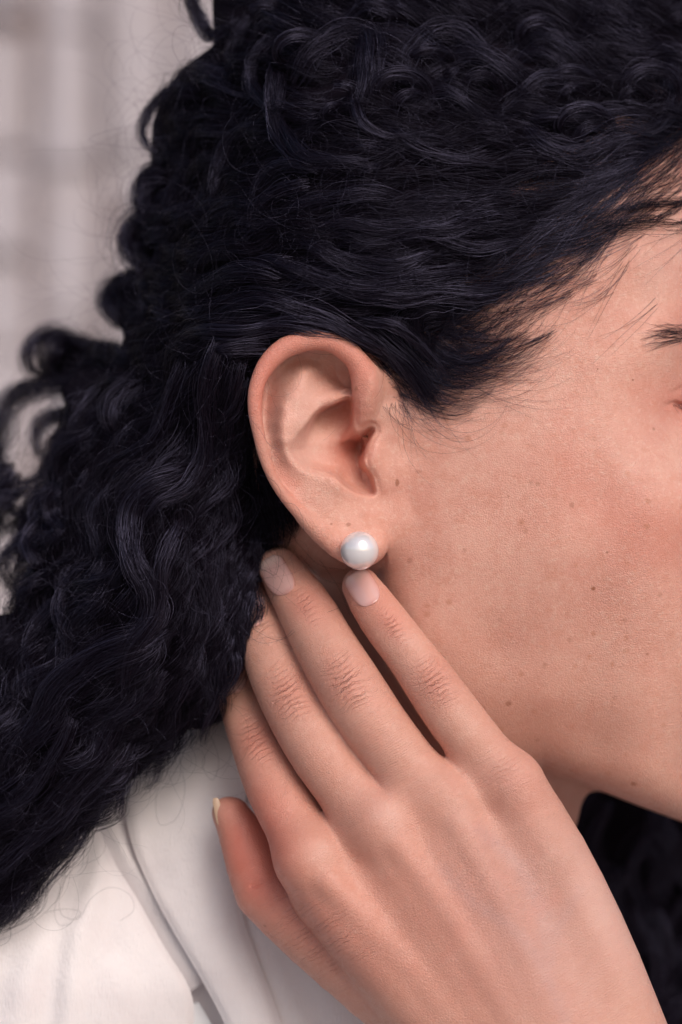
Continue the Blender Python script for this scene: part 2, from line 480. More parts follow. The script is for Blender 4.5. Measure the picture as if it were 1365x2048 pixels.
NOSE = PT([(1555,760,62,60),(1610,900,64,66),(1668,1060,68,78)], 6)
PROFILE = [(P(1575,1270,66), 8.5), (P(1565,1340,66), 8.5), (P(1545,1560,62), 15.0)]
NECK = PT([(900,1150,86,330),(838,1545,88,378),(730,1750,100,385),(600,2300,140,420)])
FING = {
 'pinky': PT([(722,1172,13.5,38),(746,1210,10,45),(780,1257,6.6,48),(817,1305,3.6,49),(864,1370,0.2,54),(925,1455,-0.8,57),(1000,1545,-0.5,54)], 12),
 'ring': PT([(558,1136,27,43),(583,1174,22.5,51),(614,1222,17.0,58),(650,1290,11,62),(697,1368,4.5,66),(758,1462,.5,66),(855,1580,-0.5,60)], 12),
 'middle': PT([(500,1204,33,47),(522,1252,27.5,57),(546,1318,20.5,60),(580,1396,13.5,62),(642,1502,5.5,65),(745,1640,1.0,62)], 12),
 'index': PT([(474,1340,41,46),(488,1396,34,53),(516,1478,23,58),(551,1572,12.5,61),(620,1705,3.5,62)], 10),
}
THUMB = PT([(464,1632,25.5,39),(470,1648,25,44),(497,1690,23.5,52),(520,1766,21,62),(578,1824,17,67),(704,1914,12,86),(860,2010,10,118),(1010,2160,10,130)], 12)
TCREASE = PT([(506,1772,13.2,3),(530,1760,11.5,5),(556,1748,12.5,5)])
PALM = [PT([(625,1722,3,70),(700,1815,0.5,84),(830,1960,-1,98),(1000,2170,-2,112)], 7),
        PT([(758,1655,-.5,72),(880,1830,-3.0,94),(1090,2150,-5,105)], 6),
        PT([(872,1600,-1.5,68),(975,1780,-4.0,90),(1160,2140,-5,105)], 6),
        PT([(1028,1578,-1.0,66),(1095,1715,-1.2,82),(1170,1890,-1.0,93),(1245,2110,0,107)], 8)]
PALM2 = [PT([(660,1780,12,80),(1040,2180,14,120)]), PT([(820,1700,11,85),(1130,2160,14,120)]), PT([(990,1640,12,70),(1200,2140,12,105)])]
ARM = PT([(1140,2190,3,140),(1330,2560,6,215),(1560,3100,14,270)])
KNUCK = [(P(622,1722,-3.6),4.2),(P(772,1648,-7.2),4.5),(P(905,1608,-6.5),3.5),(P(1035,1575,-6.0),3.3)]
TEND = [PT([(660,1765,-7.6,16),(820,1930,-10.6,14),(1010,2150,-12.6,14)]), PT([(800,1690,-10.2,16),(900,1830,-13.2,14),(1080,2130,-14.6,14)]),
        PT([(920,1650,-10.2,14),(1000,1800,-13.4,13),(1140,2110,-14.6,13)])]

def hand_sdf(p, u, v):
    f = None
    for k in FING.values():
        d = tube(p, *k, k=2.5)
        f = d if f is None else smin(f, d, 1.0)
    pal = None
    for c in PALM:
        d = tube(p, *c, k=3)
        pal = d if pal is None else smin(pal, d, 7.0)
    pp = None
    for c in PALM2:
        d = tube(p, *c, k=3)
        pp = d if pp is None else smin(pp, d, 9.0)
    pal = smin(pal, pp, 8.0)
    for c, r in KNUCK:
        pal = smin(pal, ball(p, c, r, (1.25, 1, 1.25)), 6.0)
    for c in TEND:
        pal = smin(pal, tube(p, *c), 4.0)
    pal = smin(pal, tube(p, *ARM, k=10), 14.0)
    hand = smin(f, pal, 6.0)
    th = tube(p, *THUMB, k=3)
    th = smin(th, ball(p, P(449, 1620, 25.5), 3.0), 1.5)
    th = smax(th, -tube(p, *TCREASE), .9)
    deep = np.clip((u - 640) / 260, 0, 1)
    return np.where(deep > 0, smin(hand, th, 0.6 + 9 * deep), smin(hand, th, 0.6))

def region(p, u, v, lo, hi):
    return (u > lo[0]) & (u < hi[0]) & (v > lo[1]) & (v < hi[1])

def body_sdf(p, want=False):
    u, v = UV(p)
    head = head_sdf(p, u, v)
    m = region(p, u, v, (420, 590), (870, 1230))
    if m.any():
        pl, ca, kl = ear_sdf(p[m], u[m], v[m])
        kk = (2.2 + 4.5 * np.clip((u[m] - 735) / 40, 0, 1) * np.clip((v[m] - 985) / 60, 0, 1)) * kl
        head[m] = smin(smax(head[m], -ca, .6), pl, kk)
    neck = tube(p, *NECK, k=10)
    skin = smin(head, neck, 7.0)
    hand = np.full(len(p), 60.0, np.float32)
    m = region(p, u, v, (330, 1020), (1750, 3300))
    if m.any():
        hand[m] = hand_sdf(p[m], u[m], v[m])
    if want: return skin, hand
    return smin(skin, hand, 0.4)

HS = 0.5
V, F = surface_nets(body_sdf, (-42, -24, -176), (158, 70, 122), HS)
V = newton(body_sdf, V, 2)
u, v = UV(V.astype(np.float64))
sk, hd = body_sdf(V, True)
is_hand = 1 / (1 + np.exp(np.clip((hd - sk) * 3, -30, 30)))
ed = J_EAR(u, v)
is_ear = np.clip((8 - ed) / 12, 0, 1) * (1 - is_hand) * np.clip((790 - u) / 40, 0, 1)
def spot(x, y, rx, ry=None, ang=0, pw=1.0):
    ry = ry or rx
    c, s = math.cos(math.radians(ang)), math.sin(math.radians(ang))
    a, b = (u - x) * c + (v - y) * s, -(u - x) * s + (v - y) * c
    return np.exp(-((a / rx) ** 2 + (b / ry) ** 2) ** pw)
face = (1 - is_hand) * (1 - is_ear)
red = 0.0 * u
hel = np.clip(1 - np.abs(tube(V, *HELIX)) / 1.2, 0, 1) * is_ear
red += hel * 0.52 * np.clip((940 - v) / 120, .3, 1)
red += is_ear * (0.35 * spot(545, 790, 22, 60) + .3 * spot(680, 752, 30, 22) + .55 * spot(700, 905, 40, 30) + .25 * spot(690, 830, 30, 40) + .3 * spot(575, 960, 20, 60, -35) + .2 * spot(650, 1100, 60, 40))
red += face * (0.3 * spot(1330, 1080, 190, 90, 12) + .22 * spot(1150, 960, 120, 70, 25) + .62 * spot(1402, 808, 62, 34) + .2 * spot(1380, 800, 100, 70) + .3 * spot(1375, 640, 50, 40))
red += is_hand * (.34 * spot(690, 1365, 56, 46, 60) + .34 * spot(868, 1365, 54, 42, 60) + .32 * spot(575, 1392, 52, 46, 65) + .4 * spot(512, 1480, 40, 40, 65)
                  + .4 * spot(785, 1250, 40, 26, 55) + .45 * spot(612, 1205, 46, 46, 60) + .3 * spot(735, 1195, 50, 50) + 1.0 * spot(510, 1690, 72, 125) + .35 * spot(620, 1850, 160, 60, 40)
                  + .22 * spot(900, 1850, 330, 200, 45) + .25 * spot(1045, 1580, 60, 40, 60))
tan = is_hand * (.46 + .34 * spot(1050, 1860, 240, 280)) + is_ear * .35 * hel + face * .25 * spot(1100, 1480, 330, 110, 20) + face * np.clip((v - 1180) / 500, 0, .3)  # hand's own tone; cheek darkens towards the jaw, shade put into the colour
tan += (1 - is_hand) * np.clip((V[:, 1] - 24) / 10, 0, 1) * .5  # deeper-set neck skin is painted darker, standing in for shade
pale = face * (.05 * spot(1290, 920, 170, 90, 20) + .2 * spot(1330, 520, 80, 80)) + is_ear * (.3 * spot(615, 905, 40, 36) + .25 * spot(610, 800, 60, 70)) + is_hand * (-.1 + .2 * spot(740, 1545, 60, 80, 60) + .35 * spot(775, 1640, 50, 34, 60) + .45 * spot(1215, 1830, 46, 190, -25) + .2 * spot(940, 1640, 60, 40) + .25 * spot(640, 1710, 40, 40))  # painted highlights: cheek, concha floor, knuckles and outer edge of the hand
def line(pts, w):
    d = np.full(len(u), 1e9)
    for a, b in zip(pts[:-1], pts[1:]):
        a, b = np.array(a, float), np.array(b, float); e = b - a
        t = np.clip(((u - a[0]) * e[0] + (v - a[1]) * e[1]) / (e @ e), 0, 1)
        d = np.minimum(d, np.hypot(u - a[0] - e[0] * t, v - a[1] - e[1] * t))
    return np.exp(-(d / w) ** 2)
vein = is_hand * (.26 * line([(890,1740),(950,1810),(1020,1850),(1080,1920),(1130,2040)], 14) + .3 * line([(960,1660),(1040,1730),(1090,1830),(1100,1920)], 16) + .2 * line([(1160,1780),(1110,1870)], 12))
vein = np.clip(vein + is_hand * .36 * spot(1080, 1850, 150, 260, -25), 0, .55)
dark = is_hand * 0
along = (u * .5 + v * .86) * S
for kx, ky, ka, kr in [(693,1366,62,80),(866,1366,55,72),(576,1392,66,76),(513,1478,68,70),(785,1252,55,60),(612,1210,60,66),(524,1245,62,64)]:
    c_, s_ = math.cos(math.radians(ka)), math.sin(math.radians(ka))
    a_, b_ = ((u - kx) * c_ + (v - ky) * s_) * S, (-(u - kx) * s_ + (v - ky) * c_) * S
    near = np.clip((kr - np.hypot(u - kx, v - ky)) / (kr * .3), 0, 1)
    along = along + near * np.tanh(a_ / 1.5) * np.minimum(b_ ** 2, 30) * -.045
across = (u * .86 - v * .5) * S
wr = is_hand * (1.0 * spot(693, 1366, 46, 32, 62) + .9 * spot(866, 1366, 40, 26, 55) + 1.0 * spot(576, 1392, 44, 32, 66) + .8 * spot(513, 1478, 40, 30, 68) + .75 * spot(785, 1252, 34, 14, 55) + .6 * spot(612, 1210, 38, 14, 60) + .6 * spot(524, 1245, 36, 16, 62)
                + .35 * spot(640, 1880, 110, 70, 40) + .25 * spot(1000, 1540, 50, 40))
fold = is_hand * (.25 + .5 * spot(780, 1500, 200, 60, 60) + .4 * spot(640, 1860, 120, 60, 40)) 
freck = np.clip(face * (.35 + .8 * spot(1150, 1150, 330, 260)) * np.clip((u - 790) / 60, 0, 1) * np.clip(1 - (V[:, 1] - 24) / 8, 0, 1), 0, 1)
attrs = dict(red=np.clip(red, 0, .85), tan=np.clip(tan, 0, .8), pale=np.clip(pale, 0, .7), vein=vein, dark=dark, along=along, across=across, wrinkle=np.clip(wr, 0, 1), fold=np.clip(fold, 0, 1), freckle=freck)
person = mesh_obj('person', V, F, MAT_SKIN, attrs=attrs,
                  label='person in an ivory satin blouse touching the neck with raised fingers below one ear', cat='person')

def surf(px, py, d0=-45.0, hand=True):
    """depth of the visible skin under photograph pixels"""
    px, py = np.atleast_1d(np.asarray(px, float)), np.atleast_1d(np.asarray(py, float))
    y = np.full(len(px), d0)
    for _ in range(70):
        y = np.minimum(y + 0.75 * body_sdf(P(px, py, y).astype(np.float32)), 90)
    return y

# moles and single freckles, each at its own place on the skin
def add_moles(m, moles):
    nt = m.node_tree; B = NB(nt)
    b = nt.nodes['Principled BSDF']
    co = B.n('ShaderNodeTexCoord').outputs['Object']
    jit = B.math('MULTIPLY', B.math('SUBTRACT', B.noise(1500, 2, .6, co), .5), .9)
    tot = None
    for x, y, rx, ry, a, k in moles:
        d = float(surf([x], [y])[0])
        c = W(P(x, y, d))
        r = math.sqrt(rx * ry) * S * MM
        mp = B.n('ShaderNodeMapping', {'Vector': co, 'Location': tuple(-c), 'Scale': (1, 1, 1)})
        mp2 = B.n('ShaderNodeMapping', {'Vector': mp.outputs[0], 'Rotation': (0, math.radians(-a), 0), 'Scale': (1 / (rx * S * MM), .5 / r, 1 / (ry * S * MM))})
        ln = B.n('ShaderNodeVectorMath', {0: mp2.outputs[0]}, operation='LENGTH').outputs['Value']
        f = B.ramp(B.math('ADD', ln, jit), .45, 1.25, k, 0)
        tot = f if tot is None else B.math('MAXIMUM', tot, f)
    old = b.inputs['Base Color'].links[0].from_socket
    nt.links.new(B.mix(tot, old, (0.30, 0.10, 0.05)), b.inputs['Base Color'])
add_moles(MAT_SKIN, [(795,966,4.5,9,-12,.75),(837,943,7,4,0,.35),(697,1049,6,4.5,0,.6),(663,1048,3,3,0,.6),(1187,1177,5.5,4.5,0,.95),(1018,1407,7,6,0,.6),(1295,1308,3.5,3,0,.7),(820,1121,6,7,0,.35),
                           (1076,968,5,5,0,.35),(1145,1010,6,6,0,.4),(1308,858,4,4,0,.5),(1062,965,5,5,0,.3),(1052,1062,5,5,0,.3),(1017,993,2.5,2.5,0,.5),(1215,1105,3,3,0,.6),(1090,1330,6,6,0,.3),(1075,1480,6,5,0,.3),
                           (1268,1568,7,5,0,.6),(1196,738,2.5,2.5,0,.8),(1266,760,2.5,2.5,0,.8),(725,1030,9,9,0,.15),(655,962,7,5,0,.3),(713,777,5,5,0,.5),(530,1852,4,3,0,.5),
                           (1140,1280,6,6,0,.3),(1000,1240,5,5,0,.25),(1250,1240,7,6,0,.3),(1320,1190,6,6,0,.3),(1230,1395,5,5,0,.25),(930,1100,5,5,0,.25),(1190,640,14,10,0,.2)])

# ------------------------------------------------------------------ nails
def nail_material():
    m, nt, b = new_mat('nail_varnish')
    B = NB(nt)
    c = B.mix(B.attr('tip'), (0.70, 0.40, 0.365), (0.74, 0.49, 0.44))
    nt.links.new(c, b.inputs['Base Color'])
    c2 = B.mix(B.math('MULTIPLY', B.attr('rim'), .75), c, (0.50, 0.20, 0.16))
    nt.links.new(c2, b.inputs['Base Color'])
    b.inputs['Roughness'].default_value = 0.12
    b.inputs['Coat Weight'].default_value = 1.0
    b.inputs['Coat Roughness'].default_value = 0.06
    b.inputs['Subsurface Weight'].default_value = 0.25
    b.inputs['Subsurface Radius'].default_value = (1, .5, .4)
    b.inputs['Subsurface Scale'].default_value = 0.0012
    return m
MAT_NAIL = nail_material()
def bare_nail():
    m, nt, b = new_mat('bare_nail'); b.inputs['Base Color'].default_value = (.52, .35, .24, 1); b.inputs['Roughness'].default_value = .3
    return m
MAT_BARE = bare_nail()

def fingernail(cx, cy, ang, ln, wd, lift=0.35, curve=4.6, roll=None, depth=None, slope=None, mat=None):
    """a curved plate lying on the fingertip: centre px, direction of the tip (deg, image), size px"""
    ax = np.array([math.cos(math.radians(ang)), math.sin(math.radians(ang))]); pp = np.array([-ax[1], ax[0]])
    n, m = 21, 17
    s, t = np.meshgrid(np.linspace(-1, 1, n), np.linspace(-1, 1, m), indexing='ij')
    sq = np.sqrt(np.clip(1 - np.where(s < 0, np.abs(s) ** 3.2, np.abs(s) ** 7), 0, 1))
    sq = np.maximum(sq, np.where(s > 0, .62, .12))
    px = cx + ax[0] * s * ln / 2 + pp[0] * t * sq * wd / 2
    py = cy + ax[1] * s * ln / 2 + pp[1] * t * sq * wd / 2
    if depth is None:
        gs, gt = [q.ravel() for q in np.meshgrid([-.9, -.5, 0, .3], [-.7, -.35, 0, .35, .7], indexing='ij')]
        gs, gt = gs * ln / 2, gt * wd / 2
        dd = surf(cx + ax[0] * gs + pp[0] * gt, cy + ax[1] * gs + pp[1] * gt)
        A = np.stack([np.ones_like(gs), gs * S, gt * S, (gt * S) ** 2], -1)
        co = np.linalg.lstsq(A, dd, rcond=None)[0]
        depth, slope = co[0], co[1]; roll = co[2] if roll is None else roll
        curve = 1 / (2 * np.clip(co[3], 1 / 16, 1 / 8.4))
    roll = roll or 0.0
    ss, tt = s * ln / 2 * S, t * sq * wd / 2 * S
    d = depth - lift + slope * ss + (tt ** 2) / (2 * curve) + ss ** 2 / 60 + roll * tt
    top = P(px, py, d).reshape(-1, 3)
    bot = P(px, py, d + 0.45).reshape(-1, 3)
    V = np.concatenate([top, bot]); N = n * m; F = []
    for i in range(n - 1):
        for j in range(m - 1):
            a, b_, c, e = i * m + j, (i + 1) * m + j, (i + 1) * m + j + 1, i * m + j + 1
            F += [(a, e, c, b_), (a + N, b_ + N, c + N, e + N)]
    ring = [i * m for i in range(n)] + [(n - 1) * m + j for j in range(1, m)] + [i * m + m - 1 for i in range(n - 2, -1, -1)] + [j for j in range(m - 2, 0, -1)]
    for a, b_ in zip(ring, ring[1:] + ring[:1]):
        F.append((a, b_, b_ + N, a + N))
    tip = np.tile(np.clip((s.ravel() - .45) / .35, 0, 1), 2)
    rim = np.tile(np.clip((np.maximum(np.abs(t), np.where(s < 0, np.abs(s), 0)).ravel() - .74) / .26, 0, 1), 2)
    return mesh_obj('fingernail', V, F, mat or MAT_NAIL, person, attrs={'tip': tip, 'rim': rim})

fingernail(727, 1177, -122, 74, 58, .4)
fingernail(555, 1152, -121, 82, 58, .55)
fingernail(497, 1218, -114, 76, 58, .55)
fingernail(466, 1352, -104, 68, 54, .5)
fingernail(437, 1625, -101, 60, 15, .5, 2.0, depth=22.6, slope=.1, mat=MAT_BARE)

# ------------------------------------------------------------------ pearl ear stud
def pearl_material():
    m, nt, b = new_mat('pearl_nacre')
    B = NB(nt)
    co = B.n('ShaderNodeTexCoord').outputs['Object']
    lw = B.n('ShaderNodeLayerWeight', {'Blend': .35}).outputs['Facing']
    c = B.mix(lw, (0.82, 0.775, 0.79), (0.85, 0.73, 0.70))
    c = B.mix(B.ramp(B.noise(240, 2, .5, co), .4, .7, 0, .25), c, (0.74, 0.70, 0.78))
    nt.links.new(c, b.inputs['Base Color'])
    b.inputs['Roughness'].default_value = 0.13
    b.inputs['IOR'].default_value = 1.8
    b.inputs['Metallic'].default_value = .3
    b.inputs['Coat Weight'].default_value = 0.6
    b.inputs['Coat Roughness'].default_value = 0.07
    b.inputs['Subsurface Weight'].default_value = 0.25
    b.inputs['Subsurface Radius'].default_value = (1, .8, .75)
    b.inputs['Subsurface Scale'].default_value = 0.0015
    return m
def gold_material():
    m, nt, b = new_mat('gold')
    b.inputs['Base Color'].default_value = (0.85, 0.62, 0.33, 1); b.inputs['Metallic'].default_value = 1
    b.inputs['Roughness'].default_value = 0.25
    return m
def uv_ball(r, n=48, m=32):
    th, ph = np.meshgrid(np.linspace(0, math.pi, m), np.linspace(0, 2 * math.pi, n, endpoint=False), indexing='ij')
    V = np.stack([r * np.sin(th) * np.cos(ph), r * np.cos(th), r * np.sin(th) * np.sin(ph)], -1).reshape(-1, 3)
    F = [(i * n + j, i * n + (j + 1) % n, (i + 1) * n + (j + 1) % n, (i + 1) * n + j) for i in range(m - 1) for j in range(n)]
    return V, np.array(F)
def rod(a, b_, r, n=16):
    a, b_ = np.array(a, float), np.array(b_, float); e = (b_ - a) / np.linalg.norm(b_ - a)
    x = np.cross(e, (0, 0, 1)); x /= np.linalg.norm(x); z = np.cross(x, e)
    c = [math.cos(2 * math.pi * i / n) * x + math.sin(2 * math.pi * i / n) * z for i in range(n)]
    V = np.array([a + r * q for q in c] + [b_ + r * q for q in c])
    return V, np.array([(i, (i + 1) % n, n + (i + 1) % n, n + i) for i in range(n)])
PEARL_C = P(719.5, 1101, -1.2)
stud = bpy.data.objects.new('pearl_earring', None)
link(stud, None, 'round white pearl stud earring worn in the ear lobe, just above a fingertip', 'earring')
stud.location = W(PEARL_C); stud.empty_display_size = .005
bpy.context.view_layer.update()
PV, PF = uv_ball(5.03)
pe = mesh_obj('pearl', PV + PEARL_C, PF, pearl_material()); pe.parent = stud; pe.matrix_parent_inverse = stud.matrix_world.inverted()
RV, RF = rod(PEARL_C + np.array([0, 3, 0]), PEARL_C + np.array([0.4, 13, 0.3]), 0.45)
po = mesh_obj('post', RV, RF, gold_material()); po.parent = stud; po.matrix_parent_inverse = stud.matrix_world.inverted()

# ------------------------------------------------------------------ hair
def hair_material(name, col, rough=.36, spec=.5):
    m, nt, b = new_mat(name)
    b.inputs['Base Color'].default_value = (*col, 1)
    b.inputs['Roughness'].default_value = rough
    B = NB(nt)
    rnd = B.n('ShaderNodeHairInfo').outputs['Random']
    nt.links.new(B.math('MULTIPLY', B.math('POWER', rnd, 1.6), spec * 2.1), b.inputs['Specular IOR Level'])
    b.inputs['Specular Tint'].default_value = (.68, .64, 1.0, 1)
    return m
MAT_HAIR = hair_material('black_hair', (0.0052, 0.0030, 0.0060), .30, .60)
MAT_DEEP = hair_material('black_hair_matte', (0.0042, 0.0025, 0.0046), .38, .26)  # darker, duller copy of the hair: under-layer shade put into the material
def cap_material():
    m, nt, b = new_mat('black_underhair')
    b.inputs['Base Color'].default_value = (0.006, 0.004, 0.0075, 1); b.inputs['Roughness'].default_value = .9
    b.inputs['Specular IOR Level'].default_value = .05
    return m
MAT_CAP = cap_material()

HAIR_POLY = [(384,-120),(398,30),(425,72),(405,95),(345,140),(315,180),(298,240),(290,290),(300,330),(277,365),(270,425),(246,460),(244,495),(266,530),(268,560),(215,580),(240,650),(250,680),
             (140,680),(100,690),(60,760),(20,790),(-60,800),(-200,900),(-200,1930),(0,1888),(60,1830),(120,1760),(180,1690),(245,1610),(330,1560),(395,1490),(446,1440),(474,1390),(484,1320),(502,1245),(522,1180),(548,1118),(590,1085),
             (570,1030),(530,975),(505,880),(495,800),(510,730),(550,680),(610,658),(665,668),(720,700),(770,750),(820,795),(858,800),(888,750),(900,680),(925,610),(1000,530),(1095,440),(1205,372),(1305,318),(1385,272),(1470,215),(1500,-120)]
J_HAIR = PolyTable(HAIR_POLY, -240, 1560, -160, 2000, 6)
S_HAIR = Table([(1300,350,15),(1365,350,20),(1200,400,9),(1000,450,3),(1000,600,4),(950,780,6),(850,740,4),(800,600,-1),(700,500,0),(600,600,1),(500,650,4),(420,690,4),(600,300,8),(900,250,10),(1200,150,28),(1365,150,36),(900,50,26),(600,50,26),
                (1200,-60,46),(600,-60,40),(450,150,40),(340,300,56),(310,450,56),(400,500,24),(290,620,50),(350,800,14),(300,1000,6),(200,1150,9),(450,1000,17),(530,900,20),(540,1090,26),(480,1200,22),(460,1250,20),(440,1400,24),(350,1350,11),(150,1350,6),
                (50,1500,10),(200,1500,13),(20,1750,18),(90,800,70),(-50,800,80),(20,1000,60),(60,1200,35),(330,1500,26),(-150,1500,20),(560,700,6),(700,640,1),(760,700,4),(200,1650,22)], -240, 1560, -160, 2000, 6)

CAP_POLY = [(420,-140),(428,90),(360,140),(324,190),(304,250),(302,340),(284,375),(278,425),(256,470),(258,500),(272,545),(236,585),(226,620),(250,668),(240,712),(160,735),(118,775),(138,830),(126,900),(92,950),(112,1015),(64,1090),(74,1170),(34,1225),(-220,1260),(-220,1850),(0,1820),(60,1770),(120,1690),(190,1620),(290,1540),
            (370,1460),(410,1390),(430,1280),(450,1180),(480,1120),(530,1090),(560,1040),(520,980),(500,880),(505,800),(520,730),(560,690),(610,668),(660,672),(720,700),(760,725),(800,730),(830,690),(845,620),(910,540),(970,440),(1050,350),(1200,255),(1365,170),(1500,90),(1520,-140)]
J_CAP = PolyTable(CAP_POLY, -300, 1600, -200, 2000, 6)
J_NAPE = PolyTable([(380,900),(540,960),(600,1075),(590,1130),(560,1200),(535,1290),(505,1390),(480,1430),(400,1460),(330,1450)], -300, 1600, -200, 2000, 6)
def cap_sdf(p):
    u, v = UV(p)
    y = p[:, 1]
    d = smax(S_HAIR(u, v) + 3.5 - y, J_CAP(u, v) * S, 5.0)
    d = smax(d, y - S_HAIR(u, v) - 26, 6.0)
    return smin(d, smax(smax(43 - y, y - 58, 3), J_NAPE(u, v) * S, 3), 2)
CV, CF = surface_nets(cap_sdf, (-135, -8, -115), (115, 105, 150), 1.5)
CV = newton(cap_sdf, CV, 1, .4, 1.0)
hair = mesh_obj('hair', CV, CF, MAT_CAP, person)

def hair_curves(name, pts, rad, mat, parent, **kw):
    """pts (n, m, 3) in mm, rad (n, m) in mm"""
    n, m = pts.shape[:2]
    cu = bpy.data.hair_curves.new(name)
    cu.add_curves([m] * n)
    cu.attributes['position'].data.foreach_set('vector', W(pts).astype(np.float32).ravel())
    at = cu.attributes.get('radius') or cu.attributes.new('radius', 'FLOAT', 'POINT')
    at.data.foreach_set('value', (rad * MM).astype(np.float32).ravel())
    cu.materials.append(mat)
    return link(bpy.data.objects.new(name, cu), parent, **kw)

def resample(g, m):
    s = np.concatenate([[0], np.cumsum(np.linalg.norm(np.diff(g, axis=0), axis=1))])
    q = np.linspace(0, s[-1], m)
    return np.stack([np.interp(q, s, g[:, i]) for i in range(3)], -1), s[-1]

def lock(g, width, n, step=2.2, amp=0.0, wl=24.0, phase=0.0, coil=0.6, flat=.55, frizz=.25, root=.6, tip=.35, rad=.05, dive=2.5):
    """strands that run with the guide g (k,3 mm): an offset inside the lock, a shared wave, and a little disorder of their own"""
    L = np.linalg.norm(np.diff(g, axis=0), axis=1).sum()
    m = int(np.clip(L / step, 10, 60))
    g, L = resample(g, m)
    s = np.linspace(0, L, m); q = s / L
    g[:, 1] += dive * np.abs(2 * q - 1) ** 5
    T = np.gradient(g, axis=0); T /= np.linalg.norm(T, axis=1, keepdims=True)
    Nv = np.cross(T, (0, 1, 0)); Nv /= np.maximum(np.linalg.norm(Nv, axis=1, keepdims=True), 1e-6)
    Bv = np.cross(Nv, T)
    prof = np.minimum(1, root + (1 - root) * q / .18) * (1 - (1 - tip) * np.clip((q - .6) / .4, 0, 1) ** 1.5)
    sub = rng.normal(0, .36, (7, 2))[rng.integers(0, 7, n)]          # wisps inside the lock
    stray = np.where(rng.uniform(size=n) < .16, rng.uniform(1.5, 3.2, n), 1.0)
    a = (sub[:, 0] + rng.normal(0, .24, n) * stray) * width * .55
    b = (sub[:, 1] + rng.normal(0, .24, n) * stray) * width * .55 * flat
    fz = frizz * stray[:, None]
    gi = rng.integers(0, 5, n)                                       # wisps drift apart and rejoin
    mean = lambda: (np.sin(2 * np.pi * s[None] / rng.uniform(28, 70, (5, 1)) + rng.uniform(0, 6.3, (5, 1))) * width * .2)[gi]
    m1, m2 = mean(), mean()
    tw = rng.uniform(-.5, .5) * 2.2
    ph = q * tw
    ca, sa = np.cos(ph), np.sin(ph)
    oa = (a[:, None] * ca - b[:, None] * sa) * prof
    ob = (a[:, None] * sa * flat + b[:, None] * ca) * prof
    grow = np.clip(q / .25, 0, 1) * .75 + .25
    pj = rng.normal(0, .28, (n, 1))
    w1 = np.sin(2 * np.pi * s / wl + phase + pj) * amp * grow
    w2 = np.cos(2 * np.pi * s / wl + phase + pj) * amp * coil * grow
    f1 = fz * (np.sin(2 * np.pi * s / rng.uniform(9, 30, (n, 1)) + rng.uniform(0, 6.3, (n, 1))) * rng.normal(0, .7, (n, 1)) + np.sin(2 * np.pi * s / rng.uniform(5, 12, (n, 1)) + rng.uniform(0, 6.3, (n, 1))) * rng.normal(0, .25, (n, 1)))
    f2 = fz * np.sin(2 * np.pi * s / rng.uniform(9, 30, (n, 1)) + rng.uniform(0, 6.3, (n, 1))) * rng.normal(0, .7, (n, 1))
    pts = g[None] + (oa + w1 + f1 + m1)[..., None] * Nv[None] + (ob + w2 + f2 + m2 * flat)[..., None] * Bv[None]
    hi = 1 - .42 * rng.uniform(0, 1, (n, 1)) ** 1.6; lo_ = .22 * rng.uniform(0, 1, (n, 1)) ** 2
    # strands of unequal length: slide the points back along themselves
    idx = (lo_ + np.linspace(0, 1, m)[None] * (hi - lo_)) * (m - 1)
    i0 = np.minimum(idx.astype(int), m - 2); fr = (idx - i0)[..., None]
    k = np.arange(n)[:, None]
    pts = pts[k, i0] * (1 - fr) + pts[k, i0 + 1] * fr
    r = rad * rng.uniform(.75, 1.15, (n, 1)) * (1 - .65 * np.linspace(0, 1, m)[None] ** 3)
    return pts, r

FLOW = np.array([(1300,380,-1,.33),(1200,450,-1,.3),(1100,450,-1,.14),(900,480,-1,.05),(700,480,-1,.1),(550,530,-1,.4),(420,600,-.8,.6),(330,500,-.6,.8),(300,400,-.35,.95),(500,300,-.8,.5),(450,150,-.8,.6),(350,220,-.5,.9),
    (700,300,-1,.15),(900,300,-1,-.03),(1100,250,-1,.02),(1250,150,-1,-.1),(900,100,-1,-.1),(650,80,-1,.15),(1150,540,-1,.25),(1000,590,-1,.05),(850,600,-1,0),(700,610,-1,.05),(560,640,-1,.22),(450,670,-1,.35),(390,700,-.7,.7),
    (800,680,.6,.8),(850,760,.7,.7),(400,760,-.15,1),(330,850,-.5,.85),(260,950,-.5,.9),(260,1050,0,1),(300,1180,.05,1),(270,1300,-.3,1),(200,1300,-.7,.8),(120,1400,-.55,.9),(50,1550,-.4,.9),(150,1600,-.6,.8),(30,1750,-.6,.8),
    (100,1200,-.45,.9),(50,1000,-.2,1),(450,900,-.15,1),(480,1050,-.1,1),(430,1200,-.12,1),(420,1350,-.25,1),(350,1450,-.45,.9),(250,1520,-.65,.7),(200,700,-1,.3),(100,760,-.9,.5),(280,600,-.8,.6),(-100,1000,-.5,1),(-100,1500,-.5,1)], float)
def flow(x, y):
    w = 1 / (((FLOW[:, 0] - x) ** 2 + (FLOW[:, 1] - y) ** 2) + 900) ** 1.5
    d = (FLOW[:, 2:] / np.linalg.norm(FLOW[:, 2:], axis=1, keepdims=True) * w[:, None]).sum(0)
    return d / (np.hypot(*d) + 1e-9)
def trace(x, y, length, margin=-4.0, back=0.0):
    def run(x, y, length, sg):
        out = []
        for _ in range(int(length / 14)):
            d = flow(x, y) * sg
            x += d[0] * 14; y += d[1] * 14
            if J_HAIR(np.float64(x), np.float64(y)) > margin: break
            out.append((x, y))
        return out
    A = run(x, y, back, -1)[::-1] if back else []
    return np.array(A + [(x, y)] + run(x, y, length, 1))

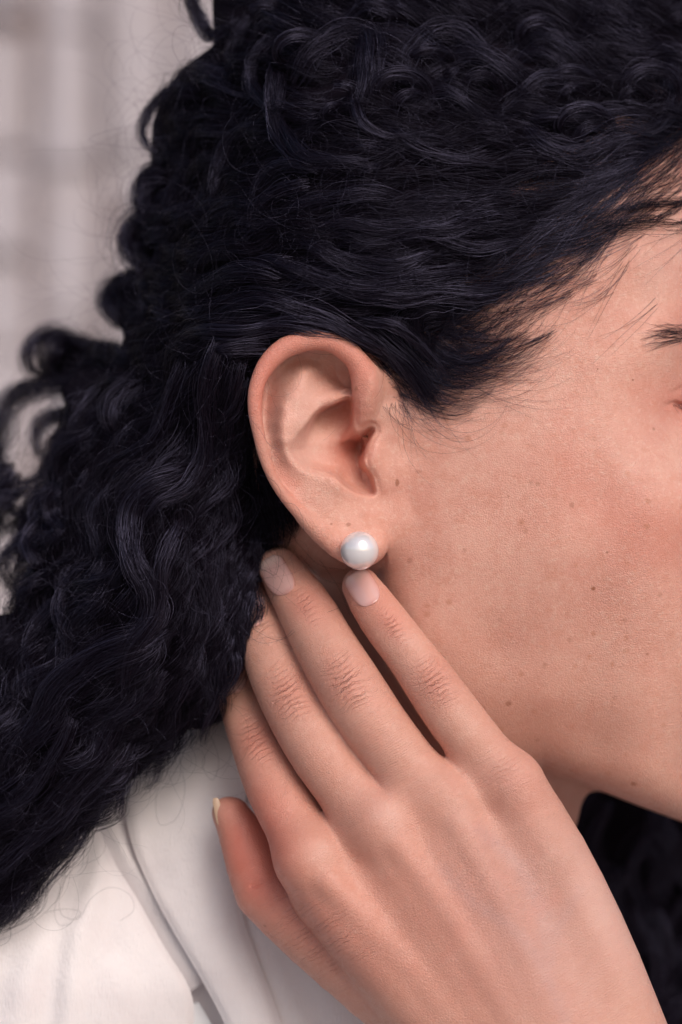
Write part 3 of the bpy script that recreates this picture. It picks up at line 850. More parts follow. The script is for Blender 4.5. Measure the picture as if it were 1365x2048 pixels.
MASS = []                                             # locks of the under layers, joined into one part
def put_lock(pts_px, width_px, n, mass=False, **kw):
    g = np.array(pts_px, float)
    g = catmull(g, max(24, len(g) * 6))
    st = lock(P(*g.T), width_px * S, n, **kw)
    if mass: MASS.append((st, MAT_DEEP)); return None
    return hair_curves('hair_lock', *st, MAT_HAIR, hair)
def mass_curves(name, items, mat):
    sizes = [p.shape[1] for (p, r) in items for _ in range(p.shape[0])]
    cu = bpy.data.hair_curves.new(name)
    cu.add_curves(sizes)
    co = np.concatenate([p.reshape(-1, 3) for p, r in items]); ra = np.concatenate([r.ravel() for p, r in items])
    cu.attributes['position'].data.foreach_set('vector', W(co).astype(np.float32).ravel())
    at = cu.attributes.get('radius') or cu.attributes.new('radius', 'FLOAT', 'POINT')
    at.data.foreach_set('value', (ra * MM).astype(np.float32))
    cu.materials.append(mat)
    return link(bpy.data.objects.new(name, cu), hair, kind='stuff')

def on_hair(pts, off=-2.0):
    q = np.array(pts, float)[:, :2]
    return np.column_stack([q, S_HAIR(q[:, 0], q[:, 1]) + off])

# 1. the body of the hair: locks that follow the flow of the hair
HOLES = ((42, 866), (100, 857), (8, 1226), (36, 1073))
fills = []
N_FILL = 430
tries = 0
while len(fills) < N_FILL and tries < 6000:
    tries += 1
    x, y = rng.uniform(-180, 1480), rng.uniform(-110, 1880)
    if J_HAIR(np.float64(x), np.float64(y)) > -26: continue
    if y > 660 and x > 700: continue
    g = trace(x, y, rng.uniform(120, 330), -22 + rng.uniform(-6, 14), rng.uniform(80, 220))
    if len(g) < 9: continue
    if x < 330 and min(np.hypot(g[:, 0] - hx, g[:, 1] - hy).min() for hx, hy in HOLES) < 38: continue
    off = rng.uniform(-.8, 4.5)
    top = np.clip((330 - y) / 200, 0, 1); left = np.clip((620 - x) / 250, 0, 1)
    amp = 9 + 26 * top + 13 * left * rng.uniform(.5, 1.3)
    if x > 900 and y > 330: amp = 6
    d = S_HAIR(g[:, 0], g[:, 1]) + off
    if x < 300 and y < 780: d = d + rng.uniform(0, 8)
    gg = catmull(np.column_stack([g, d]), max(20, len(g) * 2))
    fills.append((off, gg, amp, rng.uniform(150, 240) + 60 * top))
order = sorted(range(len(fills)), key=lambda i: fills[i][0])
for rank, i in enumerate(order):
    off, gg, amp, wl = fills[i]
    st = lock(P(*gg.T), rng.uniform(30, 62) * S, int(rng.uniform(60, 100)), amp=amp * S, wl=wl * S, phase=rng.uniform(0, 6.3), frizz=.28, rad=.045)
    mat = MAT_DEEP if rng.uniform() < .7 else MAT_HAIR
    if rank < 80: hair_curves('hair_lock', *st, mat, hair)
    else: MASS.append((st, mat))

# 2. the locks one can follow with the eye
LOCKS = [
 ([(560,120),(552,200),(565,270),(605,305),(660,318),(740,330)],28,110,-4), ([(560,248),(500,257),(460,285),(438,340),(432,400)],26,100,-3), ([(640,340),(590,325),(545,340),(515,375),(500,420)],24,80,-3),
 ([(520,425),(480,412),(450,420),(415,445),(385,480),(370,520)],30,110,-3), ([(960,440),(860,462),(760,462),(690,455),(620,470)],42,130,-2), ([(870,510),(790,535),(720,530),(650,505),(600,480)],36,120,-3),
 ([(940,545),(800,562),(720,574),(640,562),(570,532),(510,515)],38,130,-3), ([(1010,580),(880,587),(780,592),(690,582),(620,545)],36,120,-2), ([(770,692),(690,655),(620,628),(560,606),(500,600),(440,615),(400,642)],28,110,-4),
 ([(690,672),(600,648),(530,648),(470,653),(410,662),(368,676),(345,705)],52,190,-5), ([(570,692),(500,692),(440,702),(400,706)],30,110,-4), ([(700,630),(745,648),(790,652),(832,684),(868,728),(905,770)],24,90,-2),
 ([(700,650),(765,690),(812,730),(845,785),(880,825)],38,150,0), ([(720,680),(780,720),(830,770),(870,815)],30,110,1),
 ([(385,668),(368,710),(356,760),(332,828),(270,903),(222,936),(200,980)],34,120,-4), ([(440,680),(425,720),(415,774),(411,849),(400,932),(373,974),(318,1003),(286,1048)],40,150,-5), ([(480,700),(462,750),(450,820),(440,900),(405,960)],34,110,-1),
 ([(400,935),(350,950),(300,978),(262,1023),(257,1073),(274,1127),(298,1181),(298,1231),(270,1285),(249,1355),(243,1409)],34,150,-5), ([(360,1040),(340,1080),(320,1140),(315,1202),(292,1264),(255,1330)],34,130,-5),
 ([(330,1250),(280,1280),(232,1300),(166,1335),(124,1376),(95,1438),(41,1490),(10,1560)],46,180,-3), ([(230,1150),(187,1169),(120,1198),(83,1247),(62,1314),(66,1364)],36,130,-2), ([(330,1340),(280,1400),(240,1440),(200,1500),(150,1560),(60,1640)],44,150,-3),
 ([(150,1440),(120,1500),(80,1560),(20,1610),(-60,1660)],44,140,-3), ([(260,1480),(215,1540),(160,1600),(80,1680),(-20,1760)],42,140,-2), ([(440,1080),(430,1160),(415,1240),(420,1310),(395,1390)],36,120,0), ([(500,1090),(470,1150),(450,1230),(440,1300)],30,90,1),
 ([(300,1420),(270,1480),(245,1540),(215,1600),(170,1660)],36,120,1), ([(100,1620),(60,1680),(0,1740),(-60,1780)],44,140,-1),
 ([(120,1600),(80,1680),(30,1760),(-40,1860)],44,140,2), ([(170,1640),(120,1710),(66,1785),(0,1868)],36,120,4), ([(60,1740),(10,1810),(-50,1890)],40,120,3), ([(220,1590),(180,1650),(130,1710)],30,90,4),
 ([(380,1330),(350,1400),(330,1470),(300,1530)],34,110,-1),
 ([(790,160),(818,95),(868,55),(930,60),(975,100),(1000,165)],44,150,-3), ([(728,45),(738,110),(742,160),(720,215)],46,130,-3), ([(590,170),(635,95),(700,62),(765,80)],36,110,-2), ([(1040,190),(1080,160),(1140,150),(1210,168)],32,100,-3),
 ([(1060,235),(1150,242),(1225,226),(1290,235)],30,90,-2), ([(570,55),(522,100),(512,165),(548,218),(600,228)],30,100,-3), ([(500,30),(465,90),(480,150),(520,190)],30,90,-2),
 ([(1020,60),(1100,80),(1190,90),(1290,110),(1400,100)],40,120,-1), ([(1330,90),(1345,150),(1340,210),(1300,255),(1240,245)],34,110,-2), ([(1050,250),(1090,290),(1140,300),(1200,290),(1290,262)],26,80,-1), ([(760,240),(820,290),(900,320),(980,330)],30,100,-1),
 ([(700,180),(720,240),(790,270),(850,262)],28,90,-2), ([(620,370),(560,385),(520,420),(500,470)],28,90,-2), ([(800,400),(740,385),(680,395),(600,415),(540,450)],36,110,-1), ([(480,480),(430,500),(390,540),(370,600)],32,100,-2), ([(560,560),(500,545),(440,560),(380,600),(350,650)],30,100,-3),
 ([(430,130),(390,170),(370,230),(380,290),(350,340)],30,100,0), ([(380,340),(350,380),(330,440),(300,480)],32,100,0), ([(340,480),(320,530),(300,590),(290,650)],36,110,4),
]
for pts, w, n, off in LOCKS:
    put_lock(on_hair(pts, off), w, n, frizz=.2, rad=.048, tip=.6, root=.75, amp=.35, wl=22)
# coils of the crown
for cx, cy, r0, tilt, off in [(815,190,46,.2,-2),(1305,190,58,-.2,-3),(620,110,42,.3,0),(1090,80,40,.1,0),(960,190,40,-.3,0),(1180,260,44,.2,-1),(880,130,30,.5,-2),(680,210,40,0,0),(540,50,36,.2,0),(1010,20,44,.2,2),(800,20,40,.1,2),(1250,40,44,0,2),(1380,40,50,0,2),(1150,180,40,.1,0),(740,330,40,.2,1)]:
    t = np.linspace(rng.uniform(0, 6), rng.uniform(11, 13.5), 50)
    rr = r0 * np.linspace(1.25, .55, 50)
    g = np.column_stack([cx + rr * np.cos(t) + tilt * 20 * (t - 6), cy + rr * np.sin(t) * .8 + 4 * (t - 6), S_HAIR(cx, cy) + off + 3 * np.sin(t + 1)])
    hair_curves('hair_lock', *lock(P(*g.T), 22 * S, 90, frizz=.25, rad=.048, tip=.5), MAT_HAIR, hair)
# curls that stand out against the wall, far side of the head and so out of focus
EDGE = [([(372,-60),(386,0),(402,45),(424,74),(455,60),(490,30)],22,120,48), ([(360,160),(320,192),(290,232),(284,268),(302,296),(330,300)],13,70,56), ([(345,400),(290,425),(256,452),(248,485),(262,520),(310,545)],30,120,58), ([(340,330),(300,345),(280,380),(285,420),(330,440)],26,100,58),
 ([(330,560),(260,556),(220,575),(208,600),(230,640),(275,668)],28,120,70), ([(300,640),(250,640),(225,610),(240,580)],20,80,70), ([(330,700),(240,705),(150,688),(95,672),(60,690),(52,730),(75,755),(110,752)],34,150,88), ([(320,740),(220,735),(120,745),(90,715),(110,680),(150,690)],34,140,90),
 ([(300,790),(180,770),(80,775),(20,800),(-10,840),(0,890),(30,900)],34,150,86), ([(280,850),(200,830),(130,830),(80,850),(75,900),(100,930)],30,130,82), ([(260,900),(180,890),(120,880),(100,930),(60,960),(0,950)],32,140,80), ([(240,960),(160,960),(90,980),(50,1020),(20,1090)],34,140,70),
 ([(220,1020),(140,1040),(80,1060),(60,1110),(80,1160)],34,130,60), ([(90,1000),(50,1060),(40,1130),(10,1190)],26,110,66), ([(200,1080),(130,1110),(70,1140),(40,1200),(50,1280)],34,130,45), ([(30,940),(0,1010),(-30,1090),(-40,1180)],32,120,66), ([(140,1180),(80,1230),(40,1290),(20,1360)],34,120,30), ([(60,1260),(10,1310),(-30,1380),(-60,1450)],34,110,30), ([(0,880),(-40,940),(-70,1040),(-60,1150)],36,110,70), ([(170,800),(130,850),(120,920),(150,990)],36,120,76), ([(220,820),(200,900),(180,980),(190,1050)],40,130,68), ([(250,700),(190,740),(180,800),(220,860)],40,130,80)]
EDGE = [(p_, w_ * 1.35, int(n_ * 1.5), d_) for p_, w_, n_, d_ in EDGE]
for p_, w_, n_, d_ in EDGE[2:8]:
    q = np.array(p_, float); c_ = q.mean(0)
    for f_ in (.72, .45):
        EDGE.append((((q - c_) * f_ + c_ + rng.normal(0, 7, 2) + (8, 4)).tolist(), w_, n_, d_ + rng.uniform(-3, 5)))
for _ in range(70):
    x, y = rng.uniform(-120, 300), rng.uniform(720, 1320)
    if J_HAIR(np.float64(x), np.float64(y)) > -25 or x > 330 - .35 * (y - 700): continue
    if min(math.hypot(x - hx, y - hy) for hx, hy in ((42, 866), (100, 857), (8, 1226), (36, 1073), (120, 800))) < 46: continue
    t = np.linspace(0, 1, 9); ph = rng.uniform(0, 6.3)
    g = np.column_stack([x - rng.uniform(0, 90) * t + 30 * np.sin(t * 7 + ph), y + rng.uniform(120, 210) * t + 12 * np.cos(t * 7 + ph), float(S_HAIR(np.float64(x), np.float64(y))) + rng.uniform(-4, 8) + 4 * np.cos(t * 7 + ph)])
    if J_HAIR(g[:, 0], g[:, 1]).max() > -8: continue
    EDGE.append((g[:, :2].tolist(), rng.uniform(30, 46), 110, float(g[:, 2].mean())))
# hair at the nape, behind and around the fingertips
for _ in range(46):
    x, y = rng.uniform(390, 575), rng.uniform(960, 1250)
    if x > 600 - .42 * max(y - 1080, 0): continue
    t = np.linspace(0, 1, 9); ph = rng.uniform(0, 6.3)
    g = np.column_stack([x - rng.uniform(10, 80) * t + 10 * np.sin(t * 6 + ph), y + rng.uniform(130, 240) * t, np.full(9, rng.uniform(33, 42))])
    put_lock(g, rng.uniform(26, 42), 80, mass=True, frizz=.3, rad=.048, tip=.5)
for x, y, d in [(512,1168,18),(518,1180,18.5),(508,1190,17.5),(500,1205,17),(495,1120,19),(508,1128,19),(480,1170,18),(492,1165,18.5),(500,1180,19),(470,1200,17.5),(482,1215,18),(462,1260,17),(470,1290,17),(450,1270,16.5),(455,1085,19),(470,1100,19),(488,1085,20),(440,1150,17),(455,1160,17),(472,1150,18),(484,1135,19),(436,1230,16),(448,1240,16.5),(430,1290,17),(440,1310,18),(470,1060,22),(500,1075,23),(525,1060,24),(455,1110,21),(480,1120,22),(505,1100,23.5),(440,1180,20),(462,1190,21),(448,1260,20)]:
    t = np.linspace(0, 1, 9); ph = rng.uniform(0, 6.3)
    put_lock(np.column_stack([x - rng.uniform(10, 55) * t + 9 * np.sin(t * 6 + ph), y + rng.uniform(110, 190) * t, np.full(9, d)]), 26, 60, frizz=.35, rad=.045, tip=.4)
for pts, w, n, d in EDGE:
    q = np.array(pts, float)
    put_lock(np.column_stack([q, np.full(len(q), float(d)) + 3 * np.sin(np.arange(len(q)))]), w, n, frizz=.75, rad=.055, tip=.6)
# the other side of the head, seen under the chin
B_POLY = [(1090,1560),(1200,1530),(1600,1600),(1600,2300),(1250,2300),(1100,1900)]
J_B = PolyTable(B_POLY, 900, 1800, 1300, 2500, 8)
def far_sdf(p):
    u, v = UV(p)
    return smax(smax(128 - p[:, 1] + 6 * np.sin(u / 70) * np.cos(v / 60), p[:, 1] - 160, 5), (J_B(u, v)) * S * 1.1, 5)
FV, FF = surface_nets(far_sdf, (40, 110, -200), (150, 170, -60), 2.0)
mesh_obj('far_hair', FV, FF, MAT_CAP, hair)
for i in range(34):
    x, y = rng.uniform(1080, 1500), rng.uniform(1500, 2000)
    t = np.linspace(0, 1, 8)
    g = np.column_stack([x + rng.uniform(-60, 40) * t + 26 * np.sin(t * rng.uniform(5, 9) + rng.uniform(0, 6)), y + rng.uniform(160, 330) * t, np.full(8, rng.uniform(115, 127))])
    put_lock(g, rng.uniform(30, 50), 70, frizz=.4, rad=.055, tip=.6)

# 3. fine hairs along the hairline, lying on the skin
def skin_d(q): return H_FACE(q[..., 0], q[..., 1])
def fine_hairs(name, starts, lens, bend, n_pts=14, rad=.034, lift=(.3, 1.2), ang=None, wob=.12):
    n = len(starts)
    pos = np.zeros((n, n_pts, 2)); pos[:, 0] = starts
    a = ang.copy()
    for k in range(1, n_pts):
        a = a + bend / n_pts + rng.normal(0, wob / 3, n)
        pos[:, k, 0] = pos[:, k - 1, 0] + np.cos(a) * lens / n_pts
        pos[:, k, 1] = pos[:, k - 1, 1] + np.sin(a) * lens / n_pts
    q = np.linspace(0, 1, n_pts)[None]
    d = skin_d(pos) - (lift[0] + (rng.uniform(*lift, n)[:, None]) * np.sin(np.pi * np.clip(q, .05, .9)))
    r = rad * rng.uniform(.7, 1.2, (n, 1)) * (1 - .7 * q ** 2)
    return hair_curves(name, P(pos[..., 0], pos[..., 1], d), np.broadcast_to(r, pos.shape[:2]), MAT_HAIR, hair, kind=None if name.startswith('eye') else 'stuff')

def along_line(poly, n, spread, bias=0.0):
    g = catmull(np.column_stack([np.array(poly, float), np.zeros(len(poly))]), 200)[:, :2]
    i = rng.integers(0, 199, n)
    t = g[i + 1] - g[i]; t /= np.linalg.norm(t, axis=1, keepdims=True)
    nn = np.column_stack([-t[:, 1], t[:, 0]])
    o = rng.exponential(1.0, n) * spread + bias
    return g[i] + nn * o[:, None], np.arctan2(t[:, 1], t[:, 0]), o
HL = [(1480,250),(1365,345),(1290,405),(1220,455),(1130,505),(1040,545),(960,575)]
def bundles(poly, nb, spread, bias, k=7):
    p, a, o = along_line(poly, nb, spread, bias)
    k = rng.integers(3, 2 * k, nb)
    i = np.repeat(np.arange(nb), k)
    n = len(i)
    return p[i] + rng.normal(0, 7, (n, 2)), a[i], i, n
p0, a0, i0, n = bundles(HL, 170, -42, 100)        # from the forehead back over the temple, in small strands
bl, bb, ba = rng.uniform(150, 380, 170), rng.normal(.85, .2, 170), rng.normal(-.16, .13, 170)
fine_hairs('baby_hair', p0, bl[i0] * rng.uniform(.75, 1.1, n), bb[i0] + rng.normal(0, .09, n), ang=a0 + ba[i0] + rng.normal(0, .05, n), n_pts=20, rad=.04, wob=.07)
p0, a0, i0, n = bundles([(1500,140),(1390,235),(1300,305),(1215,365),(1120,425),(1020,490)], 120, -26, 26)
bl, bb, ba = rng.uniform(140, 330, 120), rng.normal(.75, .3, 120), rng.normal(-.1, .2, 120)
fine_hairs('baby_hair', p0, bl[i0] * rng.uniform(.75, 1.1, n), bb[i0] + rng.normal(0, .1, n), ang=a0 + ba[i0] + rng.normal(0, .06, n), n_pts=20, rad=.04, wob=.09, lift=(.6, 2.4))
p0, a0, i0, n = bundles([(1420,340),(1300,445),(1200,520),(1110,575),(1010,610),(900,640)], 60, -30, 42, 5)
bl, bb, ba = rng.uniform(100, 260, 60), rng.normal(.6, .25, 60), rng.normal(-.1, .14, 60)
fine_hairs('baby_hair', p0, bl[i0] * rng.uniform(.7, 1.1, n), bb[i0] + rng.normal(0, .12, n), ang=a0 + ba[i0] + rng.normal(0, .07, n), n_pts=18, rad=.035, wob=.08)
p0, a0, i0, n = bundles([(1230,440),(1130,505),(1040,555),(960,600),(900,640)], 80, -16, 22)
bl, bb, ba = rng.uniform(110, 260, 80), rng.normal(.55, .35, 80), rng.normal(-.05, .2, 80)
fine_hairs('baby_hair', p0, bl[i0] * rng.uniform(.75, 1.1, n), bb[i0] + rng.normal(0, .14, n), ang=a0 + ba[i0] + rng.normal(0, .07, n), n_pts=20, rad=.038, wob=.1, lift=(.4, 1.6))
# the side-whiskers: short arcs that sweep down and curl up towards the cheek
nb = 92
k = rng.uniform(0, 1, nb)
st = np.column_stack([762 + 125 * k + rng.normal(0, 22, nb), 722 - 74 * k + rng.normal(0, 22, nb)])
i0 = np.repeat(np.arange(nb), rng.integers(3, 9, nb)); n = len(i0)
ln, bd, an = rng.uniform(150, 350, nb), rng.normal(-1.95, .35, nb), rng.normal(1.02, .18, nb) - .25 * k
fine_hairs('baby_hair', st[i0] + rng.normal(0, 7, (n, 2)), ln[i0] * rng.uniform(.75, 1.1, n), bd[i0] + rng.normal(0, .14, n), ang=an[i0] + rng.normal(0, .06, n), n_pts=22, rad=.04, wob=.07)
n = 150
st = np.column_stack([rng.normal(880, 45, n), rng.normal(645, 26, n)])
fine_hairs('baby_hair', st, rng.uniform(90, 240, n), rng.normal(-1.4, .4, n), ang=rng.normal(.75, .28, n), n_pts=18, rad=.036)
for pts in ([(790,680),(840,735),(885,765),(940,770),(990,745)], [(800,700),(850,765),(900,800),(960,795),(1005,765)], [(840,670),(890,715),(945,728),(1000,705),(1040,665)], [(770,690),(820,760),(860,810),(915,825),(970,805)]):
    q = np.array(pts, float)
    put_lock(np.column_stack([q, skin_d(q) - 1.2]), 24, 44, frizz=.5, rad=.036, tip=.5)
n = 120
st = np.column_stack([rng.normal(815, 26, n), rng.normal(775, 22, n)])
fine_hairs('baby_hair', st, rng.uniform(60, 210, n), rng.normal(-2.6, 1.2, n), ang=rng.normal(1.3, .5, n), n_pts=22, rad=.032, lift=(.3, 2.0))
fine_hairs('baby_hair', np.array([(790,735),(800,760),(835,812),(870,842)], float), np.array([300,330,260,150.]), np.array([-4.6,-3.2,-2.6,-2.2]), ang=np.array([2.3,2.0,1.3,.7]), n_pts=40, rad=.03, lift=(.4, 2.0))
# open, wavy wisps that leave the temple with skin between them
for _ in range(16):
    k = rng.uniform(.55, 1)
    x, y = 1120 + 330 * k + rng.normal(0, 30), 560 - 190 * k + rng.normal(0, 34)
    t = np.linspace(0, 1, 12); L = rng.uniform(260, 430); a = math.radians(rng.uniform(148, 166)); ph = rng.uniform(0, 6.3)
    bend = rng.uniform(.15, .5)
    if x < 1392: continue
    ang = a + bend * t
    q = np.column_stack([x + np.cumsum(np.cos(ang)) * L / 12, y + np.cumsum(np.sin(ang)) * L / 12 + 7 * np.sin(t * 9 + ph)])
    put_lock(mass=True, pts_px=np.column_stack([q, np.minimum(skin_d(q) - 1.0, 40) - 1.4 * np.sin(np.pi * t)]), width_px=rng.uniform(16, 44), n=int(rng.uniform(9, 26)), frizz=.5, rad=.044, tip=.8, root=.5, dive=0)
# eyebrow tail
n = 120
st = np.column_stack([1330 + 150 * rng.uniform(0, 1, n) ** .8, rng.normal(665, 9, n)])
brow = fine_hairs('eyebrow', st, rng.uniform(40, 90, n), rng.normal(-.2, .15, n), ang=rng.normal(3.1, .14, n), n_pts=10, rad=.046, lift=(.15, .4))
brow.parent = person
n = 46
lx = rng.uniform(1346, 1480, n)
st = np.column_stack([lx, np.interp(lx, [1325, 1350, 1400, 1480], [812, 808, 824, 848])])
lash = fine_hairs('eyelash', st, rng.uniform(26, 52, n), rng.normal(-.5, .2, n), ang=rng.normal(.75, .25, n), n_pts=10, rad=.05, lift=(.2, 1.6))
lash.parent = person
# dark strands between the back of the ear and the neck
for _ in range(22):
    x, y = rng.uniform(515, 572), rng.uniform(880, 985)
    t = np.linspace(0, 1, 9); ph = rng.uniform(0, 6.3)
    put_lock(mass=True, pts_px=np.column_stack([x + rng.uniform(8, 34) * t + 6 * np.sin(t * 5 + ph), y + rng.uniform(90, 135) * t, np.full(9, rng.uniform(15, 19.5)) + 5 * t]), width_px=30, n=60, frizz=.35, rad=.045, tip=.4)

# 4. loose single hairs
fl_p, fl_r = [], []
for i in range(1500):
    if i < 130:
        k = rng.integers(0, 17)
        a_, b_ = np.array(HAIR_POLY[k], float), np.array(HAIR_POLY[k + 1], float)
        x, y = a_ + (b_ - a_) * rng.uniform(); x += 20
    else:
        while True:
            x, y = rng.uniform(0, 1300), rng.uniform(0, 1750)
            if J_HAIR(np.float64(x), np.float64(y)) < -10 and not (x > 690 and y > 620): break
    m = 26
    th = rng.uniform(0, 6.3) if i >= 130 else rng.normal(2.6, 1.0)
    cur = rng.normal(0, .16); L = rng.uniform(5, 13)
    d = float(S_HAIR(np.float64(x), np.float64(y))) - rng.uniform(2, 6)
    q = [(x, y, d)]
    for j in range(m - 1):
        cur += rng.normal(0, .035); th += cur
        x += math.cos(th) * L; y += math.sin(th) * L; d += rng.normal(0, .35)
        q.append((x, y, d))
    q = catmull(q, 30)
    fl_p.append(P(*q.T)); fl_r.append(np.full(30, .026 if i < 400 else .021) * np.linspace(1, .5, 30))
for pts, d in [([(330,300),(290,255),(240,256),(178,279),(240,293),(300,300)],50),([(400,180),(345,90),(355,55),(400,60),(440,120)],30),([(180,1640),(205,1665),(210,1700),(190,1720),(150,1735),(110,1830),(120,1850),(160,1835),(180,1800),(220,1775),(260,1790),(268,1820),(240,1842)],34),
               ([(150,1700),(120,1780),(125,1830),(150,1838),(162,1825),(130,1818),(90,1825)],34),([(400,1440),(430,1490),(438,1530),(425,1560),(405,1530),(430,1480)],36),([(330,1540),(312,1600),(322,1650),(350,1640),(370,1580),(365,1540)],38),
               ([(200,1620),(170,1690),(140,1720),(120,1790),(60,1850),(-20,1890)],30),([(500,1255),(560,1280),(620,1240),(680,1215)],8),([(480,1250),(520,1285),(570,1275),(600,1240)],9),
               ([(496,745),(506,738),(512,740),(500,748)],-5.5),([(494,830),(520,860),(540,890),(560,900)],-5.8),([(520,950),(545,960),(562,985),(555,1010)],-4.0),([(560,1005),(590,1010),(605,1035),(608,1060)],-1.5),
               ([(530,1140),(550,1150),(558,1120),(552,1100)],14),([(590,1080),(640,1130),(690,1140)],26),([(600,1110),(650,1160),(720,1170)],27),([(640,1120),(680,1180),(700,1230)],27),([(585,1090),(610,1140),(660,1200),(690,1260)],28)]:
    q = catmull(np.column_stack([np.array(pts, float), np.full(len(pts), float(d))]), 30)
    fl_p.append(P(*q.T)); fl_r.append(np.full(30, .03))
mass_curves('under_hair', [x for x, m in MASS if m is MAT_DEEP], MAT_DEEP)
mass_curves('under_hair', [x for x, m in MASS if m is MAT_HAIR], MAT_HAIR)
hair_curves('loose_hair', np.array(fl_p), np.array(fl_r), MAT_HAIR, hair, kind='stuff')

# ------------------------------------------------------------------ blouse: layers of heavy ivory satin
def satin_material():
    m, nt, b = new_mat('ivory_satin')
    B = NB(nt)
    co = B.n('ShaderNodeTexCoord').outputs['Object']
    c = B.mix(B.ramp(B.noise(60, 3, .6, co), .35, .7), (0.79, 0.727, 0.735), (0.75, 0.68, 0.69))
    c = B.mix(B.ramp(B.noise(1500, 3, .75, co), .42, .7, 0, .45), c, (0.76, 0.725, 0.745))
    nt.links.new(c, b.inputs['Base Color'])
    b.inputs['Roughness'].default_value = .42
    b.inputs['Specular IOR Level'].default_value = .35
    b.inputs['Sheen Weight'].default_value = .25
    b.inputs['Sheen Roughness'].default_value = .4
    sx = B.n('ShaderNodeMapping', {'Vector': co, 'Rotation': (0, math.radians(28), 0), 'Scale': (2600, 2600, 420)}).outputs[0]
    h = B.math('ADD', B.noise(1.0, 2, .6, sx), B.math('MULTIPLY', B.noise(300, 2, .6, co), .7))
    nt.links.new(B.n('ShaderNodeBump', {'Height': h, 'Strength': .5, 'Distance': .0006}).outputs[0], b.inputs['Normal'])
    return m
MAT_SATIN = satin_material()

def sheet(name, L, R, parent, nu=70, nv=60, bulge=0.0, rollL=0.0, rollR=0.0, fold=None, mat=None, thick=.7, wob=.3):
    l, r = catmull(L, nu), catmull(R, nu)
    t = np.linspace(0, 1, nv) ; t = t * t * (3 - 2 * t)
    px = l[:, None, 0] * (1 - t) + r[:, None, 0] * t
    py = l[:, None, 1] * (1 - t) + r[:, None, 1] * t
    d = l[:, None, 2] * (1 - t) + r[:, None, 2] * t - bulge * 4 * t * (1 - t)
    w = np.hypot(r[:, 0] - l[:, 0], r[:, 1] - l[:, 1])[:, None] * S
    d = d + rollL * np.exp(-(t * w / 1.3) ** 2) + rollR * np.exp(-((1 - t) * w / 1.3) ** 2)
    d = d + wob * (np.sin(px / 37 + py / 61) * np.sin(py / 83 - px / 95 + 1) + .5 * np.sin(px / 17 - py / 33) * np.sin(py / 45 + 2))
    if fold: d = d + fold(px, py)
    V = P(px, py, d).reshape(-1, 3)
    i, j = np.meshgrid(np.arange(nu - 1), np.arange(nv - 1), indexing='ij')
    F = np.stack([i * nv + j, (i + 1) * nv + j, (i + 1) * nv + j + 1, i * nv + j + 1], -1).reshape(-1, 4)
    o = mesh_obj(name, V, F, mat or MAT_SATIN, parent)
    so = o.modifiers.new('cloth', 'SOLIDIFY'); so.thickness = thick * MM; so.offset = 0
    return o

def crease(pts, depth, w):
    q = np.array(pts, float)
    def f(px, py):
        dist = np.full(px.shape, 1e9)
        for a, b_ in zip(q[:-1], q[1:]):
            e = b_ - a
            t = np.clip(((px - a[0]) * e[0] + (py - a[1]) * e[1]) / (e @ e), 0, 1)
            dist = np.minimum(dist, np.hypot(px - a[0] - e[0] * t, py - a[1] - e[1] * t))
        return depth * np.exp(-(dist / w) ** 2)
    return f
def sumf(*fs): return lambda px, py: sum(f(px, py) for f in fs)

blouse = sheet('blouse', [(-260,1560,44),(-240,1800,34),(-220,2020,29),(-200,2350,28)],
      [(170,1540,58),(192,1640,50),(226,1720,45),(275,1800,41),(335,1905,38),(378,1975,37),(387,2010,37.5),(386,2090,38.5),(380,2350,40)], person, 90, 80, bulge=3.0, rollL=0, rollR=.9,
      fold=sumf(crease([(200,1640),(170,1740),(120,1850),(105,1960),(100,2100)], 1.6, 30), crease([(205,1660),(190,1780),(150,1900),(128,2060)], -1.7, 26), crease([(215,1690),(225,1800),(230,1900)], .7, 24), crease([(150,1800),(70,1920),(30,2060)], -1.2, 40), crease([(120,1770),(30,1900),(-30,2060)], 1.2, 34)))
sheet('collar_stand', [(150,1520,62),(176,1600,57),(206,1690,51),(262,1800,47),(322,1905,44.5),(362,1966,44),(372,1990,45)],
      [(250,1500,60),(262,1610,55),(278,1690,50.5),(322,1785,46),(375,1870,43.5),(410,1935,42.5),(404,1968,43.5)], blouse, 60, 40, bulge=1.0, fold=crease([(215,1640),(262,1720),(330,1820)], -1.0, 16))
sheet('lapel', [(258,1480,66),(250,1600,51),(266,1690,44.5),(304,1780,41),(350,1865,38.8),(400,1950,37.2),(452,2050,36.2),(540,2300,36)],
      [(600,1380,54),(520,1500,48),(482,1640,45),(472,1750,42),(486,1836,40),(522,1938,38.4),(558,2035,37.6),(620,2300,37)], blouse, 90, 70, bulge=2.0, rollL=1.0, rollR=.6,
      fold=sumf(crease([(330,1560),(300,1660),(310,1740)], 1.2, 40), crease([(455,1640),(430,1720),(420,1800)], .35, 20)))
sheet('yoke', [(520,1380,60),(440,1560,52),(410,1700,47),(424,1830,43.5),(462,1938,41.2),(500,2035,40),(560,2300,39.5)],
      [(760,1500,64),(800,1700,60),(860,1900,56),(960,2100,54),(1060,2400,54)], blouse, 70, 70, bulge=5, fold=crease([(560,1900),(640,2040),(700,2150)], .8, 30))
sheet('inner_facing', [(330,1900,52),(350,2010,50),(380,2120,50),(420,2300,50)], [(420,1860,50),(470,1990,48),(540,2120,47),(640,2300,47)], blouse, 30, 20)
def cotton_material():
    m, nt, b = new_mat('white_cotton'); b.inputs['Base Color'].default_value = (.85, .85, .88, 1); b.inputs['Roughness'].default_value = .8
    return m
sheet('undershirt', [(376,2008,46),(384,2060,46),(390,2200,46)], [(398,2004,46),(432,2062,46),(500,2200,46)], person, 20, 12, mat=cotton_material())

